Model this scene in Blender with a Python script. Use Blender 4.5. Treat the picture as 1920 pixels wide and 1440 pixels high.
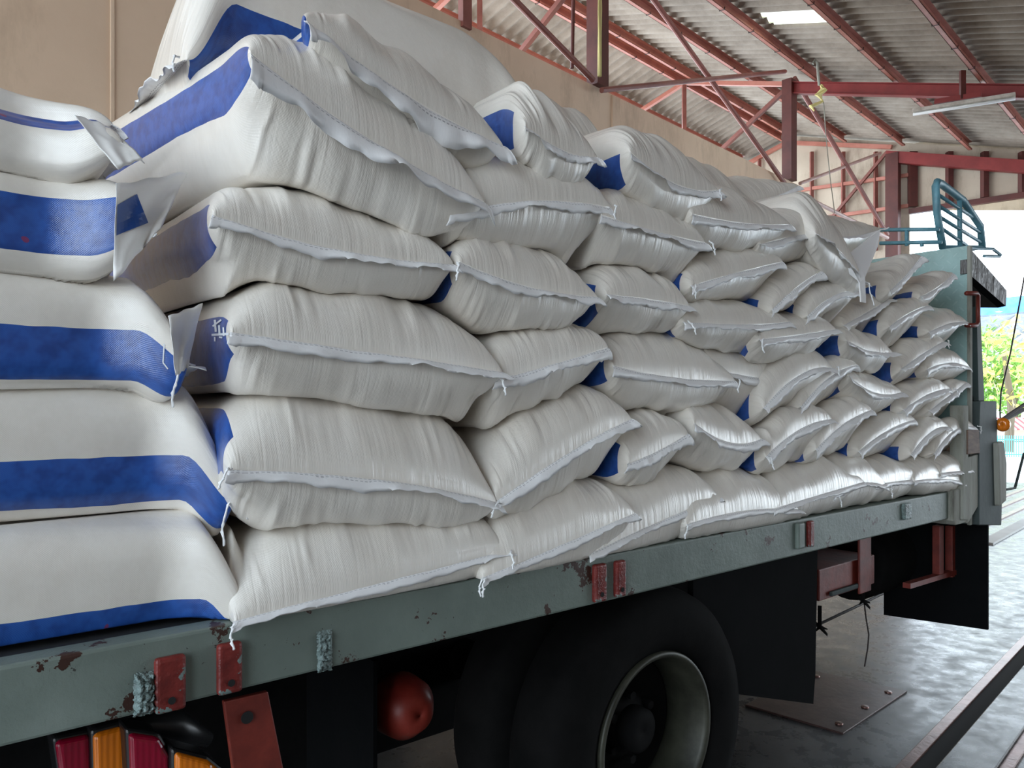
import bpy, bmesh, math, random
import numpy as np
from mathutils import Vector, Matrix
from math import sin, cos, pi, radians, atan2, sqrt

for o in list(bpy.data.objects): bpy.data.objects.remove(o)
SC = bpy.context.scene
COL = SC.collection

# ------------------------------------------------------------------ camera
EYE = 1.30
FPX = 1442.0
HZ = 758.0
cam = bpy.data.cameras.new('camera'); camo = bpy.data.objects.new('camera', cam); COL.objects.link(camo)
camo.location = (0, 0, EYE); camo.rotation_euler = (radians(90), 0, 0)
cam.sensor_width = 36; cam.lens = FPX/1920*36; cam.shift_y = (HZ-720)/1920.0
cam.clip_start = 0.05; cam.clip_end = 500
SC.camera = camo
# ------------------------------------------------------------------ sky, daylight, exposure
w = bpy.data.worlds.new('sky'); SC.world = w; w.use_nodes = True
nt = w.node_tree; nt.nodes.clear()
wo = nt.nodes.new('ShaderNodeOutputWorld'); bg = nt.nodes.new('ShaderNodeBackground')
tc = nt.nodes.new('ShaderNodeTexCoord'); sp = nt.nodes.new('ShaderNodeSeparateXYZ')
cr = nt.nodes.new('ShaderNodeValToRGB')
nt.links.new(tc.outputs['Generated'], sp.inputs[0]); nt.links.new(sp.outputs['Z'], cr.inputs[0])
cr.color_ramp.elements[0].position = 0.0; cr.color_ramp.elements[0].color = (0.86, 0.94, 1.0, 1)
cr.color_ramp.elements[1].position = 0.7; cr.color_ramp.elements[1].color = (0.66, 0.83, 1.0, 1)
nt.links.new(cr.outputs[0], bg.inputs[0]); bg.inputs[1].default_value = 5.8
nt.links.new(bg.outputs[0], wo.inputs[0])
SC.view_settings.view_transform = 'Standard'; SC.view_settings.look = 'None'
SC.view_settings.gamma = 1; SC.view_settings.use_curve_mapping = False
SC.view_settings.exposure = 0.0
SC.render.engine = 'CYCLES'
SC.cycles.use_denoising = True
SC.cycles.max_bounces = 8; SC.cycles.diffuse_bounces = 5
SC.cycles.sample_clamp_indirect = 6

# ------------------------------------------------------------------ frames
# truck frame: s along the bed (away), n across it (away from the camera side), z up
TH = math.atan(1710/FPX)
dT = Vector((sin(TH), cos(TH), 0)); nT = Vector((-cos(TH), sin(TH), 0))
# shed frame: g along the shed, e across it (towards the camera side)
SH = math.atan(1380/FPX)
dS = Vector((sin(SH), cos(SH), 0)); eS = Vector((cos(SH), -sin(SH), 0))
def T(s, n, z): return dT*s + nT*n + Vector((0, 0, z))
def S(g, e, z): return dS*g + eS*e + Vector((0, 0, z))
CAMP = Vector((0, 0, EYE))
def ray(x, y): return Vector(((x-960)/FPX, 1, (HZ-y)/FPX))
def hit(x, y, nrm, d):
    r = ray(x, y); t = (d - CAMP.dot(nrm))/r.dot(nrm); return CAMP + r*t
def on_n(x, y, n):
    p = hit(x, y, nT, n); return p.dot(dT), p.z
def on_s(x, y, s):
    p = hit(x, y, dT, s); return p.dot(nT), p.z
def on_g(x, y, g): p = hit(x, y, dS, g); return p.dot(eS), p.z
def on_e(x, y, e): p = hit(x, y, eS, e); return p.dot(dS), p.z
def on_floor(x, y, z=0.0): return hit(x, y, Vector((0, 0, 1)), z)
def at(x, y, Y): return CAMP + ray(x, y)*Y

# ------------------------------------------------------------------ materials
def mat(name, col, rough=0.6, metal=0.0, spec=0.5):
    m = bpy.data.materials.new(name); m.use_nodes = True
    b = m.node_tree.nodes['Principled BSDF']
    b.inputs['Base Color'].default_value = (*col, 1); b.inputs['Roughness'].default_value = rough
    b.inputs['Metallic'].default_value = metal; b.inputs['Specular IOR Level'].default_value = spec
    return m
class NG:
    def __init__(s, m): s.m = m; s.t = m.node_tree; s.b = s.t.nodes['Principled BSDF']
    def n(s, ty, **k):
        o = s.t.nodes.new(ty)
        for a, v in k.items(): setattr(o, a, v)
        return o
    def l(s, a, b): s.t.links.new(a, b)
    def math(s, op, a, b=None, c=None):
        o = s.n('ShaderNodeMath', operation=op)
        for i, v in enumerate((a, b, c)):
            if v is None: continue
            if isinstance(v, (int, float)): o.inputs[i].default_value = v
            else: s.l(v, o.inputs[i])
        return o.outputs[0]
    def coord(s, kind='Object', scale=(1, 1, 1)):
        t = s.n('ShaderNodeTexCoord'); mp = s.n('ShaderNodeMapping'); mp.inputs['Scale'].default_value = scale
        s.l(t.outputs[kind], mp.inputs[0]); return mp.outputs[0]
    def noise(s, vec, scale, detail=4, rough=0.6):
        o = s.n('ShaderNodeTexNoise'); o.inputs['Scale'].default_value = scale
        o.inputs['Detail'].default_value = detail; o.inputs['Roughness'].default_value = rough
        s.l(vec, o.inputs['Vector']); return o.outputs['Fac']
    def ramp(s, fac, stops):
        o = s.n('ShaderNodeValToRGB'); s.l(fac, o.inputs[0]); e = o.color_ramp.elements
        while len(e) < len(stops): e.new(0.5)
        for q, (p, c) in zip(e, stops): q.position = p; q.color = (*c, 1)
        return o.outputs[0]
    def mix(s, fac, a, b):
        o = s.n('ShaderNodeMix', data_type='RGBA')
        if isinstance(fac, (int, float)): o.inputs[0].default_value = fac
        else: s.l(fac, o.inputs[0])
        for i, v in ((6, a), (7, b)):
            if isinstance(v, tuple): o.inputs[i].default_value = (*v, 1)
            else: s.l(v, o.inputs[i])
        return o.outputs[2]
    def bump(s, h, strength=0.3, dist=0.01, prev=None):
        o = s.n('ShaderNodeBump'); o.inputs['Strength'].default_value = strength; o.inputs['Distance'].default_value = dist
        s.l(h, o.inputs['Height'])
        if prev is not None: s.l(prev, o.inputs['Normal'])
        return o.outputs[0]
    def out(s, col=None, normal=None, rough=None):
        if col is not None: s.l(col, s.b.inputs['Base Color'])
        if normal is not None: s.l(normal, s.b.inputs['Normal'])
        if rough is not None: s.l(rough, s.b.inputs['Roughness'])

def mottled(name, stops, scale=4, rough=0.6, metal=0, bump=0.2, dist=0.005, vscale=(1, 1, 1), spec=0.5, bscale=30):
    m = mat(name, stops[0][1], rough, metal, spec); g = NG(m); v = g.coord('Object', vscale)
    f = g.noise(v, scale, 6, 0.65)
    g.out(g.ramp(f, stops), g.bump(g.noise(v, bscale, 4), bump, dist))
    return m

def sack_material():
    m = mat('woven_sack', (0.8, 0.8, 0.79), 0.36, 0, 0.6); g = NG(m)
    g.b.inputs['Coat Weight'].default_value = 0.6; g.b.inputs['Coat Roughness'].default_value = 0.16
    uv = g.n('ShaderNodeUVMap', uv_map='UVMap').outputs[0]
    s = g.n('ShaderNodeSeparateXYZ'); g.l(uv, s.inputs[0]); X, Y = s.outputs[0], s.outputs[1]
    oi = g.n('ShaderNodeObjectInfo').outputs['Random']
    wob = g.noise(uv, 9, 2); wob = g.math('MULTIPLY', g.math('SUBTRACT', wob, 0.5), 0.007)
    ax = g.math('ABSOLUTE', g.math('ADD', X, wob))
    inb = g.math('MULTIPLY', g.math('LESS_THAN', ax, 0.040), g.math('GREATER_THAN', g.math('ADD', Y, wob), g.math('ADD', 0.028, g.math('MULTIPLY', oi, 0.022))))
    inb = g.math('MULTIPLY', inb, g.math('LESS_THAN', Y, 0.84))
    # faint print inside the band
    pr = g.noise(uv, 38, 2)
    blue = g.ramp(pr, [(0.35, (0.012, 0.060, 0.27)), (0.6, (0.022, 0.10, 0.40))])
    red = g.math('MULTIPLY', g.math('GREATER_THAN', g.noise(uv, 15, 1), 0.63), g.math('GREATER_THAN', g.math('FRACT', g.math('MULTIPLY', oi, 7.3)), 0.45))
    blue = g.mix(g.math('MULTIPLY', red, 0.65), blue, (0.33, 0.02, 0.03))
    dirt = g.noise(uv, 5, 5, 0.7)
    white = g.ramp(dirt, [(0.25, (0.72, 0.66, 0.58)), (0.55, (0.83, 0.78, 0.71)), (0.8, (0.87, 0.83, 0.77))])
    white = g.mix(g.math('MULTIPLY', oi, 0.12), white, (0.70, 0.66, 0.60))
    col = g.mix(inb, white, blue)
    # woven tape: fine grid
    fx = g.math('SINE', g.math('MULTIPLY', X, 2*pi/0.0030)); fy = g.math('SINE', g.math('MULTIPLY', Y, 2*pi/0.0030))
    weave = g.math('MULTIPLY', fx, fy)
    n1 = g.bump(weave, 0.22, 0.0005)
    # crinkles running away from the sewn mouth
    mp = g.n('ShaderNodeMapping'); mp.inputs['Scale'].default_value = (26, 4, 1); g.l(uv, mp.inputs[0])
    cr1 = g.n('ShaderNodeTexNoise'); cr1.inputs['Scale'].default_value = 1; cr1.inputs['Detail'].default_value = 3
    cr1.inputs['Distortion'].default_value = 0.6; g.l(mp.outputs[0], cr1.inputs['Vector'])
    ridge = g.math('SUBTRACT', 1, g.math('ABSOLUTE', g.math('MULTIPLY', g.math('SUBTRACT', cr1.outputs['Fac'], 0.5), 4)))
    fade = g.math('ADD', g.math('MULTIPLY', g.math('POWER', 2.718, g.math('MULTIPLY', Y, -10)), 1.0), 0.03)
    n2 = g.bump(g.math('MULTIPLY', ridge, fade), 0.36, 0.004, n1)
    n3 = g.bump(g.noise(uv, 22, 3), 0.22, 0.006, n2)
    g.l(n3, g.b.inputs['Coat Normal'])
    g.out(col, n3, g.ramp(dirt, [(0.3, (0.36,)*3), (0.7, (0.27,)*3)]))
    return m
def hem_material():
    m = mat('sack_hem', (0.84, 0.83, 0.83), 0.38); g = NG(m)
    uv = g.n('ShaderNodeUVMap', uv_map='UVMap').outputs[0]
    s = g.n('ShaderNodeSeparateXYZ'); g.l(uv, s.inputs[0]); X, Y = s.outputs[0], s.outputs[1]
    line = g.math('LESS_THAN', g.math('ABSOLUTE', g.math('SUBTRACT', Y, 0.33)), 0.025)
    line2 = g.math('LESS_THAN', g.math('ABSOLUTE', g.math('SUBTRACT', Y, 0.19)), 0.022)
    dash = g.math('GREATER_THAN', g.math('FRACT', g.math('MULTIPLY', X, 110)), 0.42)
    st = g.math('MULTIPLY', g.math('MAXIMUM', line, line2), dash)
    col = g.mix(g.math('MULTIPLY', st, 0.6), (0.84, 0.83, 0.83), (0.13, 0.13, 0.15))
    mp = g.n('ShaderNodeMapping'); mp.inputs['Scale'].default_value = (60, 1.2, 1); g.l(uv, mp.inputs[0])
    g.out(col, g.bump(g.noise(mp.outputs[0], 1, 3), 0.35, 0.004))
    return m
M = {}
M['sack'] = sack_material(); M['hem'] = hem_material()
M['thread'] = mat('white_thread', (0.85, 0.85, 0.85), 0.7)
def truck_paint():
    m = mat('worn_green_paint', (0.14, 0.19, 0.17), 0.48); g = NG(m); v = g.coord()
    big = g.noise(v, 3, 5); chip = g.noise(v, 13, 6, 0.7); fine = g.noise(v, 60, 4, 0.7)
    base = g.ramp(big, [(0.3, (0.12, 0.15, 0.13)), (0.6, (0.185, 0.225, 0.198)), (0.8, (0.26, 0.305, 0.275))])
    col = g.mix(g.math('MULTIPLY', g.math('GREATER_THAN', chip, 0.61), 1), base, (0.045, 0.018, 0.012))
    col = g.mix(g.math('MULTIPLY', g.math('GREATER_THAN', fine, 0.70), 0.8), col, (0.02, 0.012, 0.01))
    g.out(col, g.bump(chip, 0.5, 0.006, g.bump(fine, 0.25, 0.002)))
    return m
M['paint'] = truck_paint()
def peel_paint():
    m = mat('flaking_red_and_green_paint', (0.2, 0.03, 0.02), 0.45); g = NG(m); v = g.coord()
    a = g.noise(v, 11, 5, 0.7)
    red = g.ramp(g.noise(v, 30, 3), [(0.3, (0.11, 0.012, 0.010)), (0.7, (0.22, 0.028, 0.022))])
    col = g.mix(g.math('GREATER_THAN', a, 0.545), red, (0.15, 0.20, 0.19))
    col = g.mix(g.math('GREATER_THAN', g.noise(v, 26, 5, 0.7), 0.66), col, (0.03, 0.015, 0.01))
    g.out(col, g.bump(a, 0.8, 0.01, g.bump(g.noise(v, 60, 4), 0.4, 0.003))); return m
M['peel'] = peel_paint()
M['lumpy'] = mottled('blistered_pale_green_paint', [(0.3, (0.05, 0.04, 0.035)), (0.45, (0.17, 0.23, 0.22)), (0.7, (0.27, 0.35, 0.34))], 30, 0.4, 0, 1.0, 0.012, bscale=60)
M['deck'] = mottled('dark_deck', [(0.3, (0.012, 0.013, 0.015)), (0.7, (0.035, 0.035, 0.036))], 8, 0.6)
M['chassis'] = mottled('black_chassis', [(0.3, (0.005, 0.005, 0.0055)), (0.7, (0.012, 0.0115, 0.0115))], 8, 0.8, 0, 0.3, 0.005, (1, 1, 1), 0.1)
M['tyre'] = mottled('tyre_rubber', [(0.3, (0.003, 0.003, 0.003)), (0.7, (0.007, 0.0065, 0.0065))], 10, 0.85, 0, 0.3, 0.003, (1, 1, 1), 0.1)
M['rim'] = mottled('dusty_rim', [(0.3, (0.02, 0.02, 0.014)), (0.7, (0.07, 0.07, 0.05))], 9, 0.5, 0.2)
M['redsteel'] = mottled('red_oxide_bracket', [(0.3, (0.11, 0.015, 0.010)), (0.7, (0.24, 0.035, 0.022))], 12, 0.5, 0, 0.3)
M['rubber'] = mottled('black_rubber', [(0.3, (0.004, 0.0045, 0.005)), (0.7, (0.006, 0.0062, 0.007))], 6, 0.9, 0, 0.2, 0.005, (1, 1, 1), 0.08)
M['plastic'] = mat('black_plastic', (0.012, 0.012, 0.013), 0.35)
def lens(name, col):
    m = mat(name, col, 0.12); g = NG(m); v = g.coord()
    wv = g.n('ShaderNodeTexWave'); wv.inputs['Scale'].default_value = 45; g.l(v, wv.inputs['Vector'])
    g.b.inputs['Coat Weight'].default_value = 0.6
    g.out(None, g.bump(wv.outputs['Fac'], 0.25, 0.002)); return m
M['lensred'] = lens('red_lens', (0.32, 0.004, 0.03)); M['lensorange'] = lens('orange_lens', (0.85, 0.22, 0.01))
def checker_plate():
    m = mat('green_tread_plate', (0.25, 0.40, 0.38), 0.4, 0.1); g = NG(m)
    tcn = g.n('ShaderNodeTexCoord').outputs['Object']
    s = g.n('ShaderNodeSeparateXYZ'); g.l(tcn, s.inputs[0])
    P = 0.050
    def lozenge(ox, oy, sg):
        a = g.math('SUBTRACT', g.math('FRACT', g.math('ADD', g.math('MULTIPLY', s.outputs[1], 1/P), ox)), 0.5)
        b = g.math('SUBTRACT', g.math('FRACT', g.math('ADD', g.math('MULTIPLY', s.outputs[2], 1/P), oy)), 0.5)
        u_ = g.math('ADD', a, g.math('MULTIPLY', b, sg)); v_ = g.math('SUBTRACT', g.math('MULTIPLY', a, sg), b)
        d = g.math('ADD', g.math('POWER', g.math('MULTIPLY', u_, 1.6), 2), g.math('POWER', g.math('MULTIPLY', v_, 5.5), 2))
        return g.math('LESS_THAN', d, 0.35)
    h = g.math('MAXIMUM', lozenge(0, 0, 1.0), lozenge(0.5, 0.5, -1.0))
    v = g.coord(); base = g.ramp(g.noise(v, 6, 5), [(0.3, (0.22, 0.34, 0.33)), (0.6, (0.31, 0.47, 0.46)), (0.8, (0.38, 0.55, 0.55))])
    g.out(g.mix(g.math('MULTIPLY', h, 0.22), base, (0.50, 0.64, 0.63)), g.bump(h, 1.0, 0.005)); return m
M['tread'] = checker_plate()
M['rackblue'] = mottled('blue_green_rack_paint', [(0.3, (0.08, 0.19, 0.24)), (0.6, (0.13, 0.32, 0.40)), (0.8, (0.30, 0.40, 0.40))], 14, 0.45)
M['steelgrey'] = mottled('grey_green_cab_panel', [(0.3, (0.045, 0.058, 0.058)), (0.7, (0.075, 0.095, 0.092))], 4, 0.6, 0, 0.2, 0.005, (1, 1, 1), 0.15)
M['palewood'] = mottled('worn_white_post', [(0.3, (0.05, 0.04, 0.03)), (0.45, (0.28, 0.28, 0.24)), (0.7, (0.38, 0.39, 0.35))], 9, 0.7, 0, 0.5, 0.01, (1, 1, 0.2), 0.2)
M['wood'] = mottled('wood_block', [(0.3, (0.09, 0.05, 0.035)), (0.7, (0.22, 0.14, 0.10))], 12, 0.7, vscale=(1, 1, 6))
M['tarp'] = mottled('black_tarpaulin', [(0.3, (0.03, 0.028, 0.026)), (0.7, (0.11, 0.10, 0.095))], 7, 0.35, 0, 0.8, 0.02, (4, 4, 0.8), bscale=8)
# shed
def beam_paint(name, a, b):
    return mottled(name, [(0.3, a), (0.7, b)], 3, 0.5, 0, 0.15, 0.003)
M['purlin'] = beam_paint('red_oxide_purlin', (0.36, 0.12, 0.085), (0.52, 0.21, 0.16))
M['beam'] = beam_paint('dark_red_beam', (0.17, 0.018, 0.018), (0.26, 0.032, 0.030))
M['column'] = beam_paint('maroon_column', (0.060, 0.014, 0.012), (0.12, 0.028, 0.022))
M['brace'] = beam_paint('faded_red_brace', (0.15, 0.045, 0.035), (0.28, 0.10, 0.08))
M['palebrace'] = beam_paint('pale_pink_brace', (0.36, 0.22, 0.19), (0.55, 0.38, 0.34))
def roof_mat():
    m = mat('cement_roof_sheet', (0.2, 0.17, 0.14), 0.8); g = NG(m); v = g.coord('Object')
    f = g.noise(v, 1.4, 6, 0.7); f2 = g.noise(v, 40, 4)
    c = g.ramp(f, [(0.3, (0.17, 0.135, 0.105)), (0.55, (0.30, 0.255, 0.21)), (0.8, (0.40, 0.35, 0.30))])
    g.out(c, g.bump(f2, 0.3, 0.004)); return m
M['roof'] = roof_mat()
M['skylight'] = mat('yellowed_skylight', (0.95, 0.93, 0.62), 0.4)
M['skylight'].node_tree.nodes['Principled BSDF'].inputs['Transmission Weight'].default_value = 0.45
M['skylight'].node_tree.nodes['Principled BSDF'].inputs['IOR'].default_value = 1.05
def wall_mat(name, stops, stain):
    m = mat(name, stops[0][1], 0.85); g = NG(m); v = g.coord('Object'); vz = g.coord('Object', (1, 1, 0.35))
    a = g.ramp(g.noise(v, 0.6, 5, 0.6), stops)
    b = g.noise(vz, 2.2, 6, 0.75)
    sm = g.ramp(b, [(0.50, (0, 0, 0)), (0.70, (1, 1, 1))])
    col = g.mix(g.math('MULTIPLY', sm, 0.6), a, stain)
    g.out(col, g.bump(g.noise(v, 9, 5), 0.25, 0.01)); return m
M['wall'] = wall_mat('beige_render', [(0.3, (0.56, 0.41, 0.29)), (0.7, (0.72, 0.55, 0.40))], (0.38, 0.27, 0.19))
M['wallblock'] = wall_mat('brown_blocker_wall', [(0.3, (0.20, 0.14, 0.10)), (0.7, (0.28, 0.20, 0.145))], (0.14, 0.10, 0.07))  # dark brown so the added unseen walls bounce little light
M['gable'] = wall_mat('stained_cladding', [(0.3, (0.40, 0.33, 0.26)), (0.7, (0.60, 0.52, 0.42))], (0.22, 0.16, 0.11))
def floor_mat():
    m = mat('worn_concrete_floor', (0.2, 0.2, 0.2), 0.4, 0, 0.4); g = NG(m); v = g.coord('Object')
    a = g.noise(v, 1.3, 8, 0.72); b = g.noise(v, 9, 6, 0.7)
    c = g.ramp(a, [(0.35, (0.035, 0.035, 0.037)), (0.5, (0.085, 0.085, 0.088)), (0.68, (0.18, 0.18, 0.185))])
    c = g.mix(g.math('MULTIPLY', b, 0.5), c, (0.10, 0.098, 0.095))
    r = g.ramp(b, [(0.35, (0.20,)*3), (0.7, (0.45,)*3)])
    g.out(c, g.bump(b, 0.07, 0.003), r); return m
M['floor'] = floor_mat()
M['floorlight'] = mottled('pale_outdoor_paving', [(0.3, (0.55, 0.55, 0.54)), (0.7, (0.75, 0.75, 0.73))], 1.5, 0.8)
M['plate'] = mottled('rusty_floor_plate', [(0.3, (0.045, 0.024, 0.022)), (0.6, (0.10, 0.055, 0.050)), (0.8, (0.15, 0.10, 0.095))], 5, 0.38, 0.2, 0.2)
M['angle'] = mottled('rusty_steel_edge', [(0.3, (0.10, 0.045, 0.035)), (0.7, (0.24, 0.13, 0.11))], 6, 0.3, 0.5)
M['black'] = mat('dark_gap', (0.008, 0.008, 0.008), 0.9)
M['lampwhite'] = mottled('lamp_housing', [(0.3, (0.35, 0.30, 0.25)), (0.7, (0.62, 0.58, 0.52))], 12, 0.5)
M['tube'] = mat('unlit_tube', (0.85, 0.87, 0.88), 0.2)
M['blueroof'] = mottled('blue_roof', [(0.3, (0.05, 0.20, 0.62)), (0.7, (0.14, 0.36, 0.80))], 2, 0.4)
M['greyroof'] = mottled('grey_roof_underside', [(0.3, (0.30, 0.31, 0.33)), (0.7, (0.45, 0.46, 0.48))], 3, 0.6)
M['leaf'] = mottled('bright_leaves', [(0.3, (0.10, 0.27, 0.03)), (0.5, (0.22, 0.42, 0.05)), (0.7, (0.50, 0.55, 0.10))], 3, 0.5)
M['yleaf'] = mottled('yellow_leaves', [(0.3, (0.45, 0.42, 0.06)), (0.7, (0.70, 0.62, 0.15))], 3, 0.5)
M['bark'] = mat('bark', (0.16, 0.12, 0.08), 0.9)
M['cyan'] = mat('turquoise_fence_paint', (0.10, 0.50, 0.55), 0.5)
M['awnred'] = mat('awning_red', (0.55, 0.05, 0.05), 0.6); M['awnwhite'] = mat('awning_white', (0.8, 0.78, 0.75), 0.6)
M['cream'] = mat('cream_wall', (0.62, 0.55, 0.45), 0.8)
M['rope'] = mat('yellow_rope', (0.55, 0.48, 0.20), 0.8)
M['wire'] = mat('dark_wire', (0.04, 0.03, 0.03), 0.6)
M['orangetank'] = mottled('orange_painted_tank', [(0.3, (0.28, 0.025, 0.018)), (0.6, (0.42, 0.06, 0.04)), (0.8, (0.35, 0.20, 0.16))], 9, 0.4)

# ------------------------------------------------------------------ object helpers
def link_mesh(name, verts, faces, m, parent=None, smooth=False, origin=None, uvs=None):
    me = bpy.data.meshes.new(name)
    if origin is None: origin = Vector((0, 0, 0))
    vs = [tuple(Vector(v)-origin) for v in verts]
    me.from_pydata(vs, [], faces); me.update()
    me.materials.append(m)
    if smooth:
        me.polygons.foreach_set('use_smooth', [True]*len(me.polygons))
    o = bpy.data.objects.new(name, me); COL.objects.link(o); o.location = origin
    if parent is not None:
        o.parent = parent; o.location = origin - parent_world(parent)
    return o
def parent_world(p):
    v = Vector(p.location)
    while p.parent is not None:
        p = p.parent; v += Vector(p.location)
    return v
def tag(o, label=None, cat=None, group=None, kind=None):
    if label: o['label'] = label
    if cat: o['category'] = cat
    if group: o['group'] = group
    if kind: o['kind'] = kind
    return o
def empty(name, loc, label, cat, group=None):
    o = bpy.data.objects.new(name, None); COL.objects.link(o); o.location = loc; o.empty_display_size = 0.1
    return tag(o, label, cat, group)

class MB:
    """collects simple solids into one mesh"""
    def __init__(s): s.v = []; s.f = []
    def add(s, vs, fs):
        k = len(s.v); s.v += [Vector(v) for v in vs]; s.f += [tuple(i+k for i in f) for f in fs]; return s
    def hexa(s, a, b):       # two quads (each 4 points, same winding) -> closed solid
        return s.add(list(a)+list(b), [(3, 2, 1, 0), (4, 5, 6, 7), (0, 1, 5, 4), (1, 2, 6, 5), (2, 3, 7, 6), (3, 0, 4, 7)])
    def boxf(s, F, a0, a1, b0, b1, z0, z1):   # F = T or S frame
        q = lambda z: [F(a0, b0, z), F(a1, b0, z), F(a1, b1, z), F(a0, b1, z)]
        return s.hexa(q(z0), q(z1))
    def bar(s, p, q, wd, ht, up=Vector((0, 0, 1))):
        p, q = Vector(p), Vector(q); d = (q-p).normalized(); r = d.cross(up)
        if r.length < 1e-4: r = d.cross(Vector((0, 1, 0)))
        r.normalize(); u = r.cross(d).normalized()
        c = [(-1, -1), (1, -1), (1, 1), (-1, 1)]
        f = lambda o: [o + r*(x*wd/2) + u*(y*ht/2) for x, y in c]
        return s.hexa(f(p), f(q))
    def tube(s, pts, rad, seg=10):
        pts = [Vector(p) for p in pts]; k = len(s.v); n = len(pts); prev = None
        for i, p in enumerate(pts):
            d = (pts[min(i+1, n-1)]-pts[max(i-1, 0)]).normalized()
            r = d.cross(Vector((0, 0, 1)))
            if r.length < 1e-3: r = d.cross(Vector((0, 1, 0)))
            r.normalize()
            if prev is not None and r.dot(prev) < 0: r = -r
            prev = r; u = r.cross(d).normalized()
            rr = rad[i] if isinstance(rad, (list, tuple)) else rad
            for j in range(seg):
                a = 2*pi*j/seg; s.v.append(p + r*(cos(a)*rr) + u*(sin(a)*rr))
        for i in range(n-1):
            for j in range(seg):
                a = k+i*seg+j; b = k+i*seg+(j+1) % seg
                s.f.append((a, b, b+seg, a+seg))
        s.f.append(tuple(k+j for j in reversed(range(seg)))); s.f.append(tuple(k+(n-1)*seg+j for j in range(seg)))
        return s
    def lathe(s, centre, axis, up, prof, seg=64):   # prof: list of (radius, along axis); closed profile
        axis = Vector(axis).normalized(); up = Vector(up).normalized(); sd = axis.cross(up)
        k = len(s.v); n = len(prof)
        for j in range(seg):
            a = 2*pi*j/seg; d = up*cos(a)+sd*sin(a)
            for r, h in prof: s.v.append(Vector(centre)+d*r+axis*h)
        for j in range(seg):
            for i in range(n):
                a = k+j*n+i; b = k+j*n+(i+1) % n; c = k+((j+1) % seg)*n+(i+1) % n; d_ = k+((j+1) % seg)*n+i
                s.f.append((a, b, c, d_))
        return s
    def prism(s, pts, off):   # polygon pts extruded by vector off
        pts = [Vector(p) for p in pts]; n = len(pts); off = Vector(off)
        fs = [tuple(reversed(range(n))), tuple(range(n, 2*n))]+[(i, (i+1) % n, n+(i+1) % n, n+i) for i in range(n)]
        return s.add(pts+[p+off for p in pts], fs)
    def build(s, name, m, parent=None, origin=None, smooth=False, bevel=0.0, seg=2):
        if origin is None:
            n = len(s.v); origin = sum(s.v, Vector((0, 0, 0)))/n
            origin.z = min(v.z for v in s.v)
        o = link_mesh(name, s.v, s.f, m, parent, smooth, Vector(origin))
        bm = bmesh.new(); bm.from_mesh(o.data); bmesh.ops.recalc_face_normals(bm, faces=bm.faces); bm.to_mesh(o.data); bm.free()
        if bevel:
            b = o.modifiers.new('bevel', 'BEVEL'); b.width = bevel; b.segments = seg; b.limit_method = 'ANGLE'
        return o
def struct(o): o['kind'] = 'structure'; return o

# ------------------------------------------------------------------ the shed
G0, G1 = -3.6, 14.6          # length of the shed
EW = -4.70                   # masonry wall
ER, EL = -6.40, -7.35        # ridge, far eave
ZR = EYE + 5.27              # roof sheet height at the ridge
def roofz(e): return ZR - 0.30*abs(e-ER)
GE = 5.0                     # near eave
# floor
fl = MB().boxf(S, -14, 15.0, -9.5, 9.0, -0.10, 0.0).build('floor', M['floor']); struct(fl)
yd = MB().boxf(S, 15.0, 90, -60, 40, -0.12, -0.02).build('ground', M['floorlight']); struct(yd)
# masonry wall with a joint and pilasters
zw = EYE + 3.17
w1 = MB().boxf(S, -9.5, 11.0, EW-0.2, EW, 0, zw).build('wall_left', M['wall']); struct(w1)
for i, (x0, x1) in enumerate(((206, 214), (1146, 1160))):
    g0 = on_e(x0, 200, EW)[0]; g1 = on_e(x1, 200, EW)[0]
    struct(MB().boxf(S, g0, g1, EW-0.01, EW+(0.02 if i else 0.012), 0, zw-0.01).build('trim_%d' % (i+1), M['wall'], bevel=0.004))
# roof: corrugated sheets, waves along g
def corrugated(name, e0, e1, g0, g1, hole=None):
    pitch = 0.178; N = int((g1-g0)/pitch*8); ne = max(2, int(abs(e1-e0)/0.5)+1)
    es = list(np.linspace(e0, e1, ne))
    if hole:
        es = sorted(set(es+[hole[0], hole[1]]))
    vs = []; fs = []
    for i in range(N+1):
        g = g0+(g1-g0)*i/N; dz = 0.026*cos(2*pi*(g)/pitch)
        for e in es: vs.append(S(g, e, roofz(e)+dz))
    ne = len(es)
    for i in range(N):
        gm = g0+(g1-g0)*(i+0.5)/N
        for j in range(ne-1):
            em = (es[j]+es[j+1])/2
            if hole and hole[0] < em < hole[1] and hole[2] < gm < hole[3]: continue
            fs.append((i*ne+j, i*ne+j+1, (i+1)*ne+j+1, (i+1)*ne+j))
    o = link_mesh(name, vs, fs, M['roof'], None, True, S(0, e0, ZR)); return struct(o)
pitchR = [-6.28, -5.31, -4.32, -3.30, -2.31, -1.31, -0.31, 0.69, 1.69, 2.69, 3.69, 4.69]
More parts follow.
